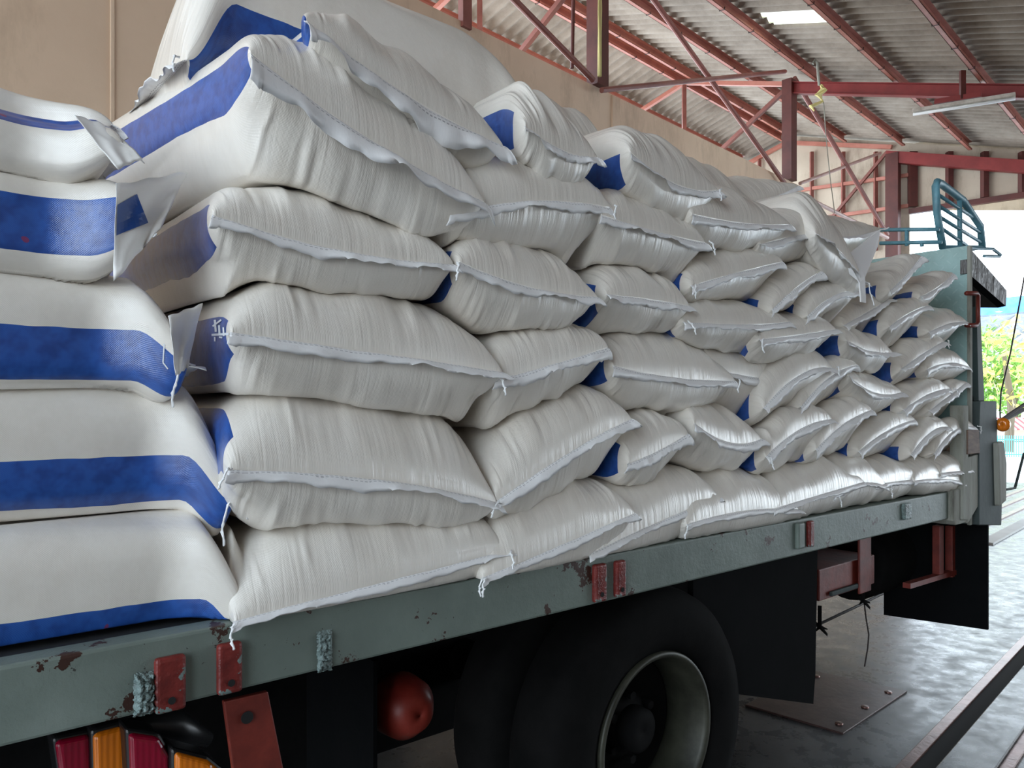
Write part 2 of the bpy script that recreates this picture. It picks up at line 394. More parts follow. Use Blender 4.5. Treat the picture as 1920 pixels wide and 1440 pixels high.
# skylight position
def on_roof(x, y):
    nr = (eS*0.30 + Vector((0, 0, 1)))          # plane z + .3 e = const for e > ER
    c = ZR + 0.30*ER
    p = hit(x, y, nr, c); return p.dot(dS), p.dot(eS)
ka = on_roof(1430, 30); kb = on_roof(1560, 30)
hk = (ka[1]+0.02, kb[1]+0.02, ka[0]-0.25, ka[0]+0.30)
hk = (min(ka[1], kb[1]), max(ka[1], kb[1]), (ka[0]+kb[0])/2-0.20, (ka[0]+kb[0])/2+0.26)
corrugated('ceiling', ER, GE, G0, G1+0.3, hk)
corrugated('ceiling', EL-0.3, ER, G0, G1+0.3)
def skylight():
    vs = []; fs = []; e0, e1, g0, g1 = hk; n = 24
    for i in range(n+1):
        g = g0-0.05+(g1-g0+0.1)*i/n
        for e in (e0-0.05, e1+0.05): vs.append(S(g, e, roofz(e)+0.026*cos(2*pi*g/0.178)+0.012))
    for i in range(n): fs.append((2*i, 2*i+1, 2*i+3, 2*i+2))
    o = link_mesh('skylight_panel', vs, fs, M['skylight'], None, True, S(g0, e0, ZR)); struct(o)
skylight()
# purlins: lipped channels with a visible underside flange
def purlin(e, name_lbl, g0=G0, g1=G1-0.25, h=0.13, wd=0.055):
    mb = MB(); sl = -0.30 if e > ER else 0.30
    z = roofz(e)-0.03
    mb.boxf(S, g0, g1, e-wd/2, e-wd/2+0.006, z-h, z)
    mb.boxf(S, g0, g1, e-wd/2, e+wd/2, z-h, z-h+0.006)
    mb.boxf(S, g0, g1, e-wd/2, e+wd/2, z-0.006, z)
    mb.boxf(S, g0, g1, e+wd/2-0.006, e+wd/2, z-h, z-h+0.025)
    o = mb.build('roof_purlin', M['purlin'])
    tag(o, name_lbl, 'roof beam', 'red oxide roof purlins')
    # hook bolts that hold the sheets
    hb = MB()
    gq = -2.0
    while gq < g1:
        hb.tube([S(gq, e-wd/2-0.006, z), S(gq, e-wd/2-0.006, z-h-0.006), S(gq, e+wd/2+0.006, z-h-0.008), S(gq, e+wd/2+0.006, z-h+0.02)], 0.005, 5)
        gq += 0.712
    hb.build('hook_bolts', M['wire'], o)['kind'] = 'stuff'
names = ['red purlin just on the camera side of the roof ridge', 'red roof purlin one bay below the ridge pair', 'red roof purlin passing left of the yellowed skylight',
         'red roof purlin passing right of the yellowed skylight', 'red roof purlin above the fluorescent fitting']
for i, e in enumerate(pitchR[:9]):
    purlin(e, names[i] if i < 5 else 'red roof purlin in the near slope, bay %s down from the ridge' % ['six', 'seven', 'eight', 'nine'][i-5])
purlin(ER-0.10, 'red purlin just beyond the roof ridge, paired with its neighbour')
purlin(EL+0.05, 'red eave purlin running just above the top of the beige wall')
# roof frames
def frame(g, labels, knee=True):
    t = empty('roof_frame', S(g, EW, zw), labels, 'roof frame', 'red steel roof frames')
    zc = roofz(EW)-0.19
    MB().boxf(S, g-0.09, g+0.09, EW-0.07, EW+0.07, zw if knee else 0, zc+0.02).build('post', M['column'], t)
    mb = MB(); e0, e1 = EW-0.05, GE-0.2      # I beam along the slope
    for (a, b, w_) in ((0, 0.012, 0.10), (0.153, 0.165, 0.10), (0.0, 0.165, 0.010)):
        q = lambda e: [S(g-w_/2, e, roofz(e)-0.36+a), S(g+w_/2, e, roofz(e)-0.36+a), S(g+w_/2, e, roofz(e)-0.36+b), S(g-w_/2, e, roofz(e)-0.36+b)]
        mb.hexa(q(e0), q(e1))
    mb.build('rafter', M['beam'], t)
    MB().bar(S(g, EW, roofz(EW)-0.22), S(g, ER, roofz(ER)-0.22), 0.06, 0.06).build('top_chord', M['purlin'], t)
    MB().bar(S(g, ER, roofz(ER)-0.22), S(g, EL, roofz(EL)-0.20), 0.06, 0.06).build('top_chord', M['purlin'], t)
    MB().bar(S(g, ER, roofz(ER)-0.22), S(g, ER, zw-0.8), 0.06, 0.06).build('hanger', M['brace'], t)
    MB().bar(S(g, EW, roofz(EW)-0.25), S(g, ER-0.3, zw+0.1), 0.055, 0.055).build('strut', M['brace'], t)
    return t
frame(10.6, 'middle roof frame: maroon post on the wall with red rafter behind the hanging lamp')
frame(6.15, 'nearest roof frame: maroon post with a conduit pipe, cut by the top edge')
# braces between the frames, in the plane of the wall
def brace(p, q, d, m, label, e=EW+0.09, rnd=True):
    a = on_e(*p, e); b = on_e(*q, e)
    P, Q = S(a[0], e, a[1]), S(b[0], e, b[1])
    mb = MB()
    mb.tube([P, Q], d/2, 10) if rnd else mb.bar(P, Q, d, d)
    return tag(mb.build('steel_brace', m, smooth=False), label, 'brace', 'steel braces above the beige wall')
brace((1220, -8), (1472, 345), 0.06, M['brace'], 'dark red brace rod crossing diagonally down to the foot of the middle post')
brace((1128, 169), (1472, 134), 0.055, M['brace'], 'faded brace rod rising gently from beige wall top to middle post head', e=EW+0.17)
brace((935, -30), (1112, 150), 0.06, M['brace'], 'dark red brace rod coming down to the foot of the nearest post', e=EW+0.06)
def brace_g(p, gp, q, gq, d, m, label):
    a = on_g(*p, gp); b = on_g(*q, gq)
    return tag(MB().tube([S(gp, *a), S(gq, *b)], d/2, 10).build('steel_brace', m), label, 'brace', 'steel braces above the beige wall')
brace_g((1489, 146), 10.72, (1664, 440), 14.0, 0.07, M['brace'], 'pinkish brace rod slanting down right in front of the end wall')
brace_g((1500, 344), 10.72, (1650, 287), 14.0, 0.05, M['palebrace'], 'thin pale brace rod rising right towards the far red column head')
brace_g((1503, 366), 10.85, (1664, 446), 14.0, 0.06, M['palebrace'], 'pale pink brace sloping down right behind the sack tops')
a = on_g(1040, -10, 6.15); b = on_g(976, 90, 6.15)
# conduit and rod next to nearest post
cp = MB().tube([S(6.05, EW+0.10, zw+0.05), S(6.03, EW+0.12, zw+0.7), S(6.06, EW+0.11, zw+1.4), S(6.05, EW+0.10, roofz(EW)-0.25)], 0.022, 8).build('conduit_pipe', M['rope'], smooth=True)
tag(cp, 'bent yellowish conduit pipe tied to the nearest maroon roof post', 'pipe')
a = on_e(1075, 0, EW); b = on_e(1068, 130, EW)
tag(MB().tube([S(a[0], EW+0.03, a[1]+1.2), S(b[0], EW+0.03, b[1])], 0.018, 8).build('hanging_rod', M['column']), 'thin dark rod standing on the wall left of the nearest post', 'rod')
a = on_e(872, 0, EW)
tag(MB().boxf(S, a[0]-0.05, a[0]+0.05, EW-0.03, EW+0.03, zw-0.05, zw+0.62).build('short_post', M['brace']), 'dark red flat upright on the wall top, leftmost above the sacks', 'post')
# gable (end) wall: stained cladding on red studs, open below on the right
eg = on_g(1705, 395, G1)[0]; zo = on_g(1705, 395, G1)[1]
def gable():
    mb = MB()
    def strip(e0, e1, z0):
        q = [S(G1, e0, z0), S(G1, e1, z0), S(G1, e1, roofz(e1)-0.045), S(G1, e0, roofz(e0)-0.045)]
        mb.prism(q, dS*0.05)
    strip(EL, ER, 0); strip(ER, eg, 0); strip(eg, GE, zo)
    return struct(mb.build('wall_far', M['gable']))
gable()
def gbar(p, q, wd, m, label, g=G1-0.07, nm='wall_stud', ht=None, grp='red studs and rails on the end wall'):
    a = on_g(*p, g); b = on_g(*q, g)
    o = MB().bar(S(g, a[0], a[1]), S(g, b[0], b[1]), wd, ht or wd).build(nm, m)
    return tag(o, label, 'wall framing', grp)
ords = ['first', 'second', 'third', 'fourth', 'fifth', 'sixth']
for i, x in enumerate((1424, 1522, 1581, 1642)):
    gbar((x, 285 if x > 1450 else 300), (x, 470), 0.06, M['brace'], '%s thin red stud from the left on the far end wall' % ords[i])
for i, x in enumerate((1711, 1780, 1846, 1917)):
    gbar((x, 285), (x, 388-(x-1711)*0.13), 0.13 if i == 0 else 0.085, M['column'], '%s dark maroon stud from left on the cladding above the opening' % ords[i], ht=0.1)
gbar((1497, 357), (1706, 328), 0.06, M['purlin'], 'upper red rail crossing the far end wall left of the opening', nm='wall_rail')
gbar((1545, 408), (1708, 385), 0.06, M['purlin'], 'lower red rail crossing the far end wall left of the opening', nm='wall_rail')
gbar((1400, 308), (1470, 270), 0.07, M['purlin'], 'short red rail along the left slope of the end wall', nm='wall_rail')
gbar((1490, 268), (1672, 276), 0.07, M['purlin'], 'red rail along the top edge of the end wall', nm='wall_rail')
gbar((1560, 408), (1664, 284), 0.05, M['brace'], 'red diagonal strut on the end wall', g=G1-0.11, nm='wall_strut')
gbar((1705, 397), (2100, 340), 0.09, M['column'], 'maroon rail along the lower edge of the cladding over the opening', nm='wall_rail')
t = empty('end_column', S(G1-0.2, on_g(1675, 400, G1-0.2)[0], 0), 'tall dark red steel column in front of the end wall with its red beam', 'column')
ec = on_g(1675, 400, G1-0.2)[0]
MB().boxf(S, G1-0.28, G1-0.12, ec-0.11, ec+0.10, 0, roofz(ec)-0.30).build('post', M['column'], t)
q = lambda e, a, b: [S(G1-0.26, e, roofz(e)-0.46+a), S(G1-0.12, e, roofz(e)-0.46+a), S(G1-0.12, e, roofz(e)-0.46+b), S(G1-0.26, e, roofz(e)-0.46+b)]
MB().hexa(q(ec-0.1, 0, 0.2), q(GE-0.2, 0, 0.2)).build('beam', M['beam'], t)
# unseen walls added behind and right of the camera to dim the sack faces
struct(MB().boxf(S, G0, 7.0, GE, GE+0.2, 0, roofz(GE)-0.05).build('wall_blocker_right', M['wallblock']))
struct(MB().prism([S(G0, 2.0, 0), S(G0, GE, 0), S(G0, GE, roofz(GE)-0.05), S(G0, 2.0, roofz(2.0)-0.05)], dS*0.15).build('wall_blocker_back', M['wallblock']))  # added to narrow the rear opening, keeps light off the sack faces
# fluorescent fitting hung below the rafter
La, Lb = at(1712, 213, 9.5), at(1904, 183, 8.9)
lt = empty('fluorescent_lamp', (La+Lb)/2, 'unlit fluorescent batten hanging from the red rafter by a rod', 'lamp')
MB().bar(La+Vector((0, 0, .03)), Lb+Vector((0, 0, .03)), 0.09, 0.045).build('housing', M['lampwhite'], lt, bevel=0.006)
MB().tube([La+Vector((0, 0, -.012)), Lb+Vector((0, 0, -.012))], 0.017, 10).build('tube', M['tube'], lt, smooth=True)
mid = La.lerp(Lb, 0.5)
MB().bar(La.lerp(Lb, 0.22)+Vector((0, 0, .10)), La.lerp(Lb, 0.68)+Vector((0, 0, .10)), 0.04, 0.06).build('mounting_bar', M['beam'], lt)
MB().bar(mid+Vector((0, 0, .08)), mid+Vector((0, 0, .42)), 0.06, 0.04).build('hanger', M['column'], lt)
# string and rag hanging from the rafter
kp = at(1532, 118, 10.2)
ks = empty('hanging_rope', kp, 'yellow rope scrap with a thin string hanging from the rafter beside the post', 'rope')
MB().tube([at(1524, 120, 10.2), at(1528, 112, 10.2), at(1533, 118, 10.2), at(1534, 140, 10.2), at(1536, 160, 10.2)], 0.018, 6).build('loop', M['palewood'], ks)
MB().tube([at(1540, 160, 10.2), at(1545, 168, 10.15), at(1534, 178, 10.2), at(1542, 190, 10.2), at(1520, 200, 10.2), at(1527, 208, 10.2)], [0.02, 0.045, 0.05, 0.02, 0.03, 0.01], 7).build('rag', M['rope'], ks)
MB().tube([at(1544, 190, 10.2), at(1549, 260, 10.2), at(1556, 330, 10.2), at(1565, 400, 10.2)], 0.006, 5).build('string', M['palewood'], ks)

# ------------------------------------------------------------------ floor fittings
pts = [on_floor(*p, 0.0) for p in ((1525, 1260), (1701, 1298), (1581, 1378), (1397, 1324))]
pl = MB().prism(pts, Vector((0, 0, 0.008))).build('floor_plate', M['plate'], bevel=0.002)
tag(pl, 'square rusty steel cover plate lying on the floor beyond the wheel', 'cover plate')
for i, (fx, fy) in enumerate(((0.88, 0.12), (0.88, 0.5), (0.88, 0.88), (0.12, 0.12))):
    c = pts[0].lerp(pts[1], fx).lerp(pts[3].lerp(pts[2], fx), fy)+Vector((0, 0, .008))
    MB().lathe(c, (0, 0, 1), (0, 1, 0), [(0.0005, 0), (0.016, 0), (0.014, 0.005), (0.0005, 0.006)], 16).build('bolt', M['angle'], pl)
ch = empty('floor_channel', S(4, -0.82, 0), 'steel edged drain channel running along the floor at lower right', 'drain channel')
MB().boxf(S, 0, 14, -0.905, -0.865, 0.0, 0.014).build('steel_edge', M['angle'], ch, bevel=0.003)
MB().boxf(S, 0, 14, -0.865, -0.795, 0.0005, 0.004).build('slot', M['black'], ch)
MB().boxf(S, 0, 14, -0.795, -0.64, 0.0, 0.022).build('kerb', M['floor'], ch, bevel=0.004)
MB().boxf(S, 0, 14, -0.64, -0.60, 0.0, 0.010).build('steel_edge', M['angle'], ch, bevel=0.003)
ch2 = empty('floor_grating', S(10, -1.9, 0), 'pale kerb with reddish drain bars beyond the truck front', 'drain grating')
MB().boxf(S, 8.2, 14.6, -1.82, -1.70, 0, 0.02).build('kerb', M['floorlight'], ch2)
for k in range(3):
    MB().boxf(S, 8.2, 14.6, -2.06-0.22*k, -2.0-0.22*k, 0, 0.015).build('bar', M['angle'], ch2)

# ------------------------------------------------------------------ outdoors
def leaf_cloud(name, c, rx, ry, rz, n, m, parent, sz=0.22, seed=1):
    rnd = random.Random(seed); vs = []; fs = []
    for i in range(n):
        th = rnd.uniform(0, 2*pi); ph = math.acos(rnd.uniform(-1, 1)); r = rnd.uniform(0.45, 1)**0.5
        lump = 1+0.25*sin(3*th+seed)*sin(4*ph)
        p = Vector(c)+Vector((rx*sin(ph)*cos(th), ry*sin(ph)*sin(th), rz*cos(ph)))*r*lump
        a = Vector((rnd.gauss(0, 1), rnd.gauss(0, 1), rnd.gauss(0, 1))).normalized(); b = a.orthogonal().normalized()
        L = sz*rnd.uniform(0.6, 1.3); W = L*0.45; k = len(vs)
        vs += [p-a*L/2, p+b*W/2, p+a*L/2, p-b*W/2]; fs.append((k, k+1, k+2, k+3))
    return link_mesh(name, vs, fs, m, parent, False, Vector(c))
def tree(x, y, Y, h, r, m, label, n=1500, seed=1, sz=0.25):
    base = on_floor(x, 900); base = at(x, HZ, Y); base.z = 0
    t = empty('tree', base, label, 'tree', 'trees outside the shed')
    top = base+Vector((0, 0, h))
    MB().tube([base, base+Vector((0.1, 0, h*0.35)), base+Vector((-0.05, 0.1, h*0.75))], [0.14, 0.11, 0.05], 8).build('trunk', M['bark'], t)
    f = leaf_cloud('foliage', base+Vector((0, 0, h*0.68)), r, r, h*0.36, n, m, t, sz, seed); f['kind'] = 'stuff'
tree(1835, 700, 24, 3.6, 1.3, M['leaf'], 'bright green leafy tree directly behind the cab guard post', 2600, 3)
tree(1905, 700, 30, 2.9, 2.3, M['leaf'], 'broad light green bushy tree at the right edge below the trusses', 3200, 5)
tree(1890, 640, 21, 3.6, 0.75, M['yleaf'], 'thin sparse tree with yellow leaves against the trussed roof', 240, 9, 0.28)
fc = empty('railing_fence', at(1895, HZ, 19)*1.0, 'turquoise railing fence outside beyond the paved yard', 'fence')
fc.location.z = 0
fa, fb = at(1790, HZ, 19.6), at(2050, HZ, 18.6)
for zz in (0.05, 0.42): MB().bar(Vector((fa.x, fa.y, zz)), Vector((fb.x, fb.y, zz)), 0.03, 0.03).build('rail', M['cyan'], fc)
mb = MB()
for k in range(60):
    p = fa.lerp(fb, k/59); mb.bar(Vector((p.x, p.y, -0.02)), Vector((p.x, p.y, 0.52)), 0.015, 0.015, Vector((0, 1, 0)))
mb.build('pickets', M['cyan'], fc)['kind'] = 'stuff'
bl = empty('blue_roofed_building', at(1880, HZ, 42), 'distant open hall with a blue roof edge and grey trusses', 'building'); bl.location.z = 0
ra, rb = at(1700, 607, 44), at(2150, 568, 38)
MB().prism([ra, rb, rb+Vector((0, 0, 0.95)), ra+Vector((0, 0, .95))], Vector((0, 0.3, 0))).build('fascia', M['blueroof'], bl)
MB().prism([ra, rb, rb+Vector((3, 14, -2.5)), ra+Vector((3, 14, -2.5))], Vector((0, 0, 0.1))).build('roof_underside', M['greyroof'], bl)
for k in range(7):
    p = ra.lerp(rb, k/6); mb = MB(); q_ = p+Vector((3, 13, -2.6))
    mb.bar(p+Vector((0, 0, -.1)), q_, 0.12, 0.12); mb.bar(p+Vector((0, 0, -0.9)), q_+Vector((0, 0, -.8)), 0.12, 0.12)
    for j in range(9):
        a = p.lerp(q_, j/9); b = p.lerp(q_, (j+1)/9)
        mb.bar(a+Vector((0, 0, -.9 if j % 2 else -.1)), b+Vector((0, 0, -.1 if j % 2 else -.9)), 0.07, 0.07)
    mb.build('truss', M['awnwhite'], bl)
for k in (0, 3, 6):
    p = ra.lerp(rb, k/6); MB().bar(Vector((p.x+1, p.y+4, 0)), Vector((p.x+1, p.y+4, p.z-.2)), 0.25, 0.25, Vector((0, 1, 0))).build('column', M['awnwhite'], bl)
hs = empty('market_stall', at(1900, HZ, 26), 'small cream stall under a red and white striped awning outside', 'stall'); hs.location.z = 0
p0 = at(1855, HZ, 27); p1 = at(1990, HZ, 26)
MB().boxf(lambda a, b, z: Vector((a, b, z)), p0.x, p1.x, 27, 29, 0, 0.6).build('wall', M['cream'], hs)
for k in range(16):
    xa = p0.x+(p1.x-p0.x)*k/16; xb = p0.x+(p1.x-p0.x)*(k+1)/16
    MB().prism([Vector((xa, 26.4, 0.42)), Vector((xb, 26.4, 0.42)), Vector((xb, 27.2, 0.80)), Vector((xa, 27.2, 0.80))], Vector((0, 0, 0.03))).build('awning_strip', M['awnred'] if k % 2 else M['awnwhite'], hs)

# ------------------------------------------------------------------ the truck
NF = 1.20                                    # outer face of the side rail
zt = on_n(940, 1077, NF)[1]                  # bed edge top
zb = zt-0.106
S0, S1 = -0.55, on_n(1812, 900, NF)[0]
tr = empty('flatbed_truck', T(1.6, 2.3, 0), 'old grey green flatbed truck loaded high with white sacks', 'truck')
W = 2.25
rail = MB().boxf(T, S0, S1-0.10, NF, NF+0.05, zb, zt).build('side_rail', M['paint'], tr, bevel=0.005)
MB().boxf(T, S0, S1, NF+0.05, NF+W-0.05, zt-0.05, zt-0.004).build('deck', M['deck'], tr)
MB().boxf(T, S0, S1-0.10, NF+W-0.05, NF+W, zb, zt).build('side_rail', M['paint'], tr, bevel=0.005)
MB().boxf(T, S0-0.05, S0, NF, NF+W, zb, zt).build('rear_rail', M['paint'], tr, bevel=0.004)
# stake pockets and patches welded on the rail
def pocket(x0, x1, y0, y1, m, d=0.014, name='stake_pocket', hole=True):
    s0, za = on_n(x0, y1, NF); s1, zc = on_n(x1, y0, NF)
    zmin = min(za, zb+0.004)-0.0; zmax = zc
    mb = MB().boxf(T, s0, s1, NF-d, NF+0.002, za, zc)
    o = mb.build(name, m, rail, bevel=0.006, seg=3)
    if hole:
        c = T(s0+(s1-s0)*0.5, NF-d-0.001, za+0.018)
        MB().lathe(c, -nT, (0, 0, 1), [(0.0004, 0), (0.0055, 0), (0.0055, 0.0012), (0.0004, 0.0012)], 16).build('bolt_hole', M['black'], o)
    return o
pocket(287, 345, 1222, 1338, M['peel']); pocket(404, 450, 1198, 1303, M['peel'])
pocket(1109, 1131, 1054, 1130, M['peel']); pocket(1149, 1167, 1048, 1120, M['peel'])
pocket(1490, 1502, 978, 1030, M['paint'], hole=False); pocket(1511, 1520, 975, 1026, M['peel'], hole=False)
pocket(1690, 1703, 942, 975, M['lumpy'], hole=False)
def lumpy(x0, x1, y0, y1, d=0.012, seed=0):
    s0, za = on_n(x0, y1, NF); s1, zc = on_n(x1, y0, NF); rnd = random.Random(seed)
    nx, nz = 14, 34; vs = []; fs = []
    for i in range(nx+1):
        for j in range(nz+1):
            u, v = i/nx, j/nz; k = min(1, 6*min(u, 1-u, v, 1-v))
            vs.append(T(s0+(s1-s0)*u+rnd.uniform(-1, 1)*0.0015, NF-0.001-d*k*(0.35+0.65*abs(sin(9*u+4*sin(5*v+seed))*cos(13*v+seed)))-rnd.random()*0.002*k, za+(zc-za)*v+rnd.uniform(-1, 1)*0.0015))
    for i in range(nx):
        for j in range(nz): a = i*(nz+1)+j; fs.append((a, a+1, a+nz+2, a+nz+1))
    return link_mesh('blistered_weld', vs, fs, M['lumpy'], rail, True, T(s0, NF, za))
lumpy(250, 290, 1255, 1345, 0.016, 1); lumpy(594, 622, 1178, 1262, 0.008, 5)
# end block and timber at the front corner of the bed
s0, z0 = on_n(1778, 985, NF); s1, z1 = on_n(1812, 912, NF)
MB().prism([T(s0, NF-0.02, z0+0.02), T(s0+0.02, NF-0.02, z0), T(s1-0.02, NF-0.02, z0), T(s1, NF-0.02, z0+0.04), T(s1, NF-0.02, z1), T(s0, NF-0.02, z1)], nT*0.12).build('corner_block', M['palewood'], tr, bevel=0.005)
# headboard of tread plate
SHB = S1+0.02
zh = on_n(1811, 459, NF)[1]
hb = MB().boxf(T, 0, 0.012, 0, W, 0, zh-zt-0.0).build('headboard', M['tread'], tr)
# object coordinates of the plate follow its own frame
hb.data.transform(Matrix.Translation(Vector((0, 0, 0))))
bpy.data.objects.remove(hb)
def headboard():
    vs = []; L = [(0, 0, 0), (0, W, 0), (0, W, zh-zt+.04), (0, 0, zh-zt+.04)]
    R = [(0.012, b, c) for a, b, c in L]; fs = [(3, 2, 1, 0), (4, 5, 6, 7), (0, 1, 5, 4), (1, 2, 6, 5), (2, 3, 7, 6), (3, 0, 4, 7)]
    me = bpy.data.meshes.new('headboard'); me.from_pydata(L+R, [], fs); me.materials.append(M['tread'])
    o = bpy.data.objects.new('headboard', me); COL.objects.link(o); o.parent = tr
    o.location = T(SHB, NF, zt-0.04)-Vector(tr.location); o.rotation_euler = (0, 0, atan2(dT.y, dT.x)); return o
headboard()
MB().boxf(T, SHB-0.004, SHB+0.018, NF-0.010, NF+0.004, zt-0.15, zh).build('headboard_edge', M['palewood'], tr, bevel=0.003)
# cab corner panel, mirror post, front fender behind the headboard
def quad_n(pts, n, d): return MB().prism([T(*((lambda q: (q[0], n, q[1]))(on_n(x, y, n)))) for x, y in pts], nT*d)
quad_n([(1838, 752), (1869, 752), (1872, 900), (1880, 915), (1878, 985), (1836, 985), (1836, 800)], NF-0.03, 0.10).build('cab_corner_panel', M['steelgrey'], tr, bevel=0.004)
quad_n([(1814, 858), (1839, 850), (1834, 950), (1815, 982), (1814, 960)], NF-0.025, 0.06).build('corner_post', M['palewood'], tr, bevel=0.004)
quad_n([(1806, 760), (1816, 760), (1816, 975), (1806, 975)], NF-0.03, 0.05).build('corner_post', M['palewood'], tr, bevel=0.003)
quad_n([(1815, 806), (1836, 806), (1838, 850), (1815, 852)], NF-0.035, 0.08).build('timber_block', M['wood'], tr, bevel=0.003)
quad_n([(1812, 738), (1832, 745), (1838, 760), (1838, 806), (1820, 806), (1820, 770), (1812, 765)], NF+0.02, 0.05).build('rubber_elbow', M['rubber'], tr, bevel=0.004)
quad_n([(1831, 575), (1838, 575), (1846, 752), (1835, 752)], NF+0.0, 0.03).build('cab_post', M['steelgrey'], tr, bevel=0.002)
quad_n([(1872, 830), (1884, 828), (1889, 870), (1888, 940), (1875, 950)], NF-0.05, 0.25).build('front_fender', M['palewood'], tr, bevel=0.01)
a = [on_n(x, y, NF-0.02) for x, y in ((1812, 550), (1831, 550), (1834, 554), (1834, 604), (1830, 610), (1812, 610))]
MB().tube([T(p[0], NF-0.02, p[1]) for p in a], 0.009, 8).build('grab_handle', M['redsteel'], tr, smooth=True)
# tarpaulin visor
def visor():
    P = lambda x, y, n: (lambda q: T(q[0], n, q[1]))(on_n(x, y, n))
    a, b, c, d = P(1816, 462, NF), P(1888, 545, NF-0.05), P(1886, 574, NF-0.05), P(1815, 512, NF)
    e = P(1814, 574, NF+0.35); f = P(1872, 576, NF+0.25)
    mb = MB().prism([a, b, c, d], nT*0.03); mb.build('tarpaulin', M['tarp'], tr)
    MB().prism([d, c, e], nT*0.03+Vector((0, 0, -.004))).build('tarpaulin', M['rubber'], tr)
visor()
# mirror arm loop, orange side lamp, antenna and arms
PN = lambda x, y, n: (lambda q: T(q[0], n, q[1]))(on_n(x, y, n))
PS = lambda x, y, s_: (lambda q: T(s_, q[0], q[1]))(on_s(x, y, s_))
NM = NF-0.02
MB().tube([PN(x, y, NF+0.03) for x, y in ((1813, 462), (1830, 466), (1862, 467), (1876, 478), (1874, 481), (1845, 480))], 0.007, 6).build('mirror_loop', M['rackblue'], tr)
MB().tube([PN(x, y, NM) for x, y in ((1922, 512), (1895, 660), (1877, 735), (1875, 770), (1876, 796))], 0.0035, 5).build('antenna', M['wire'], tr)
MB().tube([PN(x, y, NM) for x, y in ((1868, 793), (1872, 792), (1930, 763))], 0.009, 6).build('mirror_arm', M['wire'], tr)
MB().tube([PN(x, y, NM) for x, y in ((1868, 791), (1874, 790), (1930, 752))], 0.008, 6).build('mirror_arm', M['wire'], tr)
c = PN(1881, 796, NM-0.02)
MB().lathe(c, dT, (0, 0, 1), [(0.001, -0.022), (0.022, -0.022), (0.030, -0.008), (0.025, 0.015), (0.001, 0.022)], 20).build('side_lamp', M['lensorange'], tr, smooth=True)
MB().tube([PN(x, y, NM+0.02) for x, y in ((1920, 850), (1903, 915), (1886, 918))], 0.006, 6).build('step_rod', M['steelgrey'], tr)
# roof rack rising behind the headboard
NRK = NF+0.13
def rackbars(segs, r, nm):
    for s_ in segs: MB().tube([PN(x, y, NRK) for x, y in s_], r, 8).build(nm, M['rackblue'], tr, smooth=True)
rackbars([[(1768, 466), (1757, 400), (1754, 348), (1757, 341), (1765, 345), (1785, 360), (1806, 376), (1815, 390), (1838, 424), (1842, 466)]], 0.016, 'rack_hoop')
rackbars([[(1757, 384), (1838, 436)], [(1759, 405), (1840, 455)], [(1762, 426), (1812, 460)], [(1756, 363), (1828, 410)]], 0.0075, 'rack_bar')
rackbars([[(1799, 372), (1800, 462)]], 0.011, 'rack_upright')
rackbars([[(1768, 464), (1842, 464)]], 0.010, 'rack_bar')
for (x0, y0, x1, y1) in ((1648, 431, 1761, 430), (1650, 456, 1766, 454), (1700, 431, 1700, 461), (1728, 455, 1729, 462)):
    MB().tube([PS(x0, y0, SHB+0.01), PS(x1, y1, SHB+0.01)], 0.0085, 8).build('rack_bar', M['rackblue'], tr, smooth=True)
b_ = on_n(1842, 464, NRK)
MB().tube([T(b_[0], NRK, b_[1]), T(b_[0], NF+1.9, b_[1])], 0.010, 8).build('rack_bar', M['rackblue'], tr, smooth=True)
for nn in (NF+1.2, NF+1.85):
    MB().tube([T(b_[0], nn, b_[1]), T(b_[0], nn, 1.60)], 0.012, 8).build('rack_upright', M['rackblue'], tr, smooth=True)
# running gear: dual rear wheels
def wheel(sc, n0, zc, r=0.40, rr=0.215, wdt=0.20, dish=0.09, nm='wheel'):
    c = T(sc, n0, zc); out = nT   # axis pointing inwards
    tw = MB().lathe(c, out, (0, 0, 1), [(rr+0.012, 0.02), (rr+0.05, 0.0), (r-0.08, -0.006), (r-0.028, 0.006), (r-0.008, 0.028), (r, 0.06), (r, wdt-0.06), (r-0.01, wdt-0.03), (r-0.03, wdt-0.01), (r-0.09, wdt), (rr+0.01, wdt-0.02)], 96).build(nm, M['tyre'], tr, smooth=True)
    MB().lathe(c, out, (0, 0, 1), [(rr+0.012, 0.004), (rr+0.016, 0.012), (rr+0.012, 0.03), (rr-0.004, 0.05), (rr-0.012, wdt-0.03), (rr-0.02, wdt-0.03), (rr-0.014, 0.05), (rr-0.004, 0.02), (rr, 0.006)], 72).build('rim', M['rim'], tw, smooth=True)
    MB().lathe(c, out, (0, 0, 1), [(0.001, dish+0.02), (0.07, dish+0.02), (0.10, dish+0.05), (rr-0.03, dish+0.04), (rr-0.012, dish+0.055), (rr-0.012, dish+0.065), (0.10, dish+0.06), (0.001, dish+0.06)], 48).build('disc', M['chassis'], tw, smooth=True)
    MB().lathe(c, out, (0, 0, 1), [(0.001, dish-0.03), (0.045, dish-0.03), (0.06, dish-0.02), (0.062, dish+0.03), (0.001, dish+0.03)], 32).build('hub', M['chassis'], tw, smooth=True)
    for k in range(6):
        a = 2*pi*k/6; p = c+(Vector((0, 0, 1))*cos(a)+dT*sin(a))*0.088+out*(dish+0.02)
        MB().lathe(p, out, (0, 0, 1), [(0.001, -0.012), (0.013, -0.012), (0.013, 0.03), (0.001, 0.03)], 6).build('wheel_nut', M['chassis'], tw)
    return tw
NW = 1.32
sw, zwv = on_n(1240, 1387, NW)
zwv = 0.40
wheel(sw, NW, zwv); wheel(sw, NW+0.24, zwv, nm='wheel')
wheel(sw, NF+W-0.12-0.20, zwv)
MB().tube([T(sw, NW+0.2, zwv), T(sw, NF+W-0.3, zwv)], 0.07, 16).build('rear_axle', M['chassis'], tr)
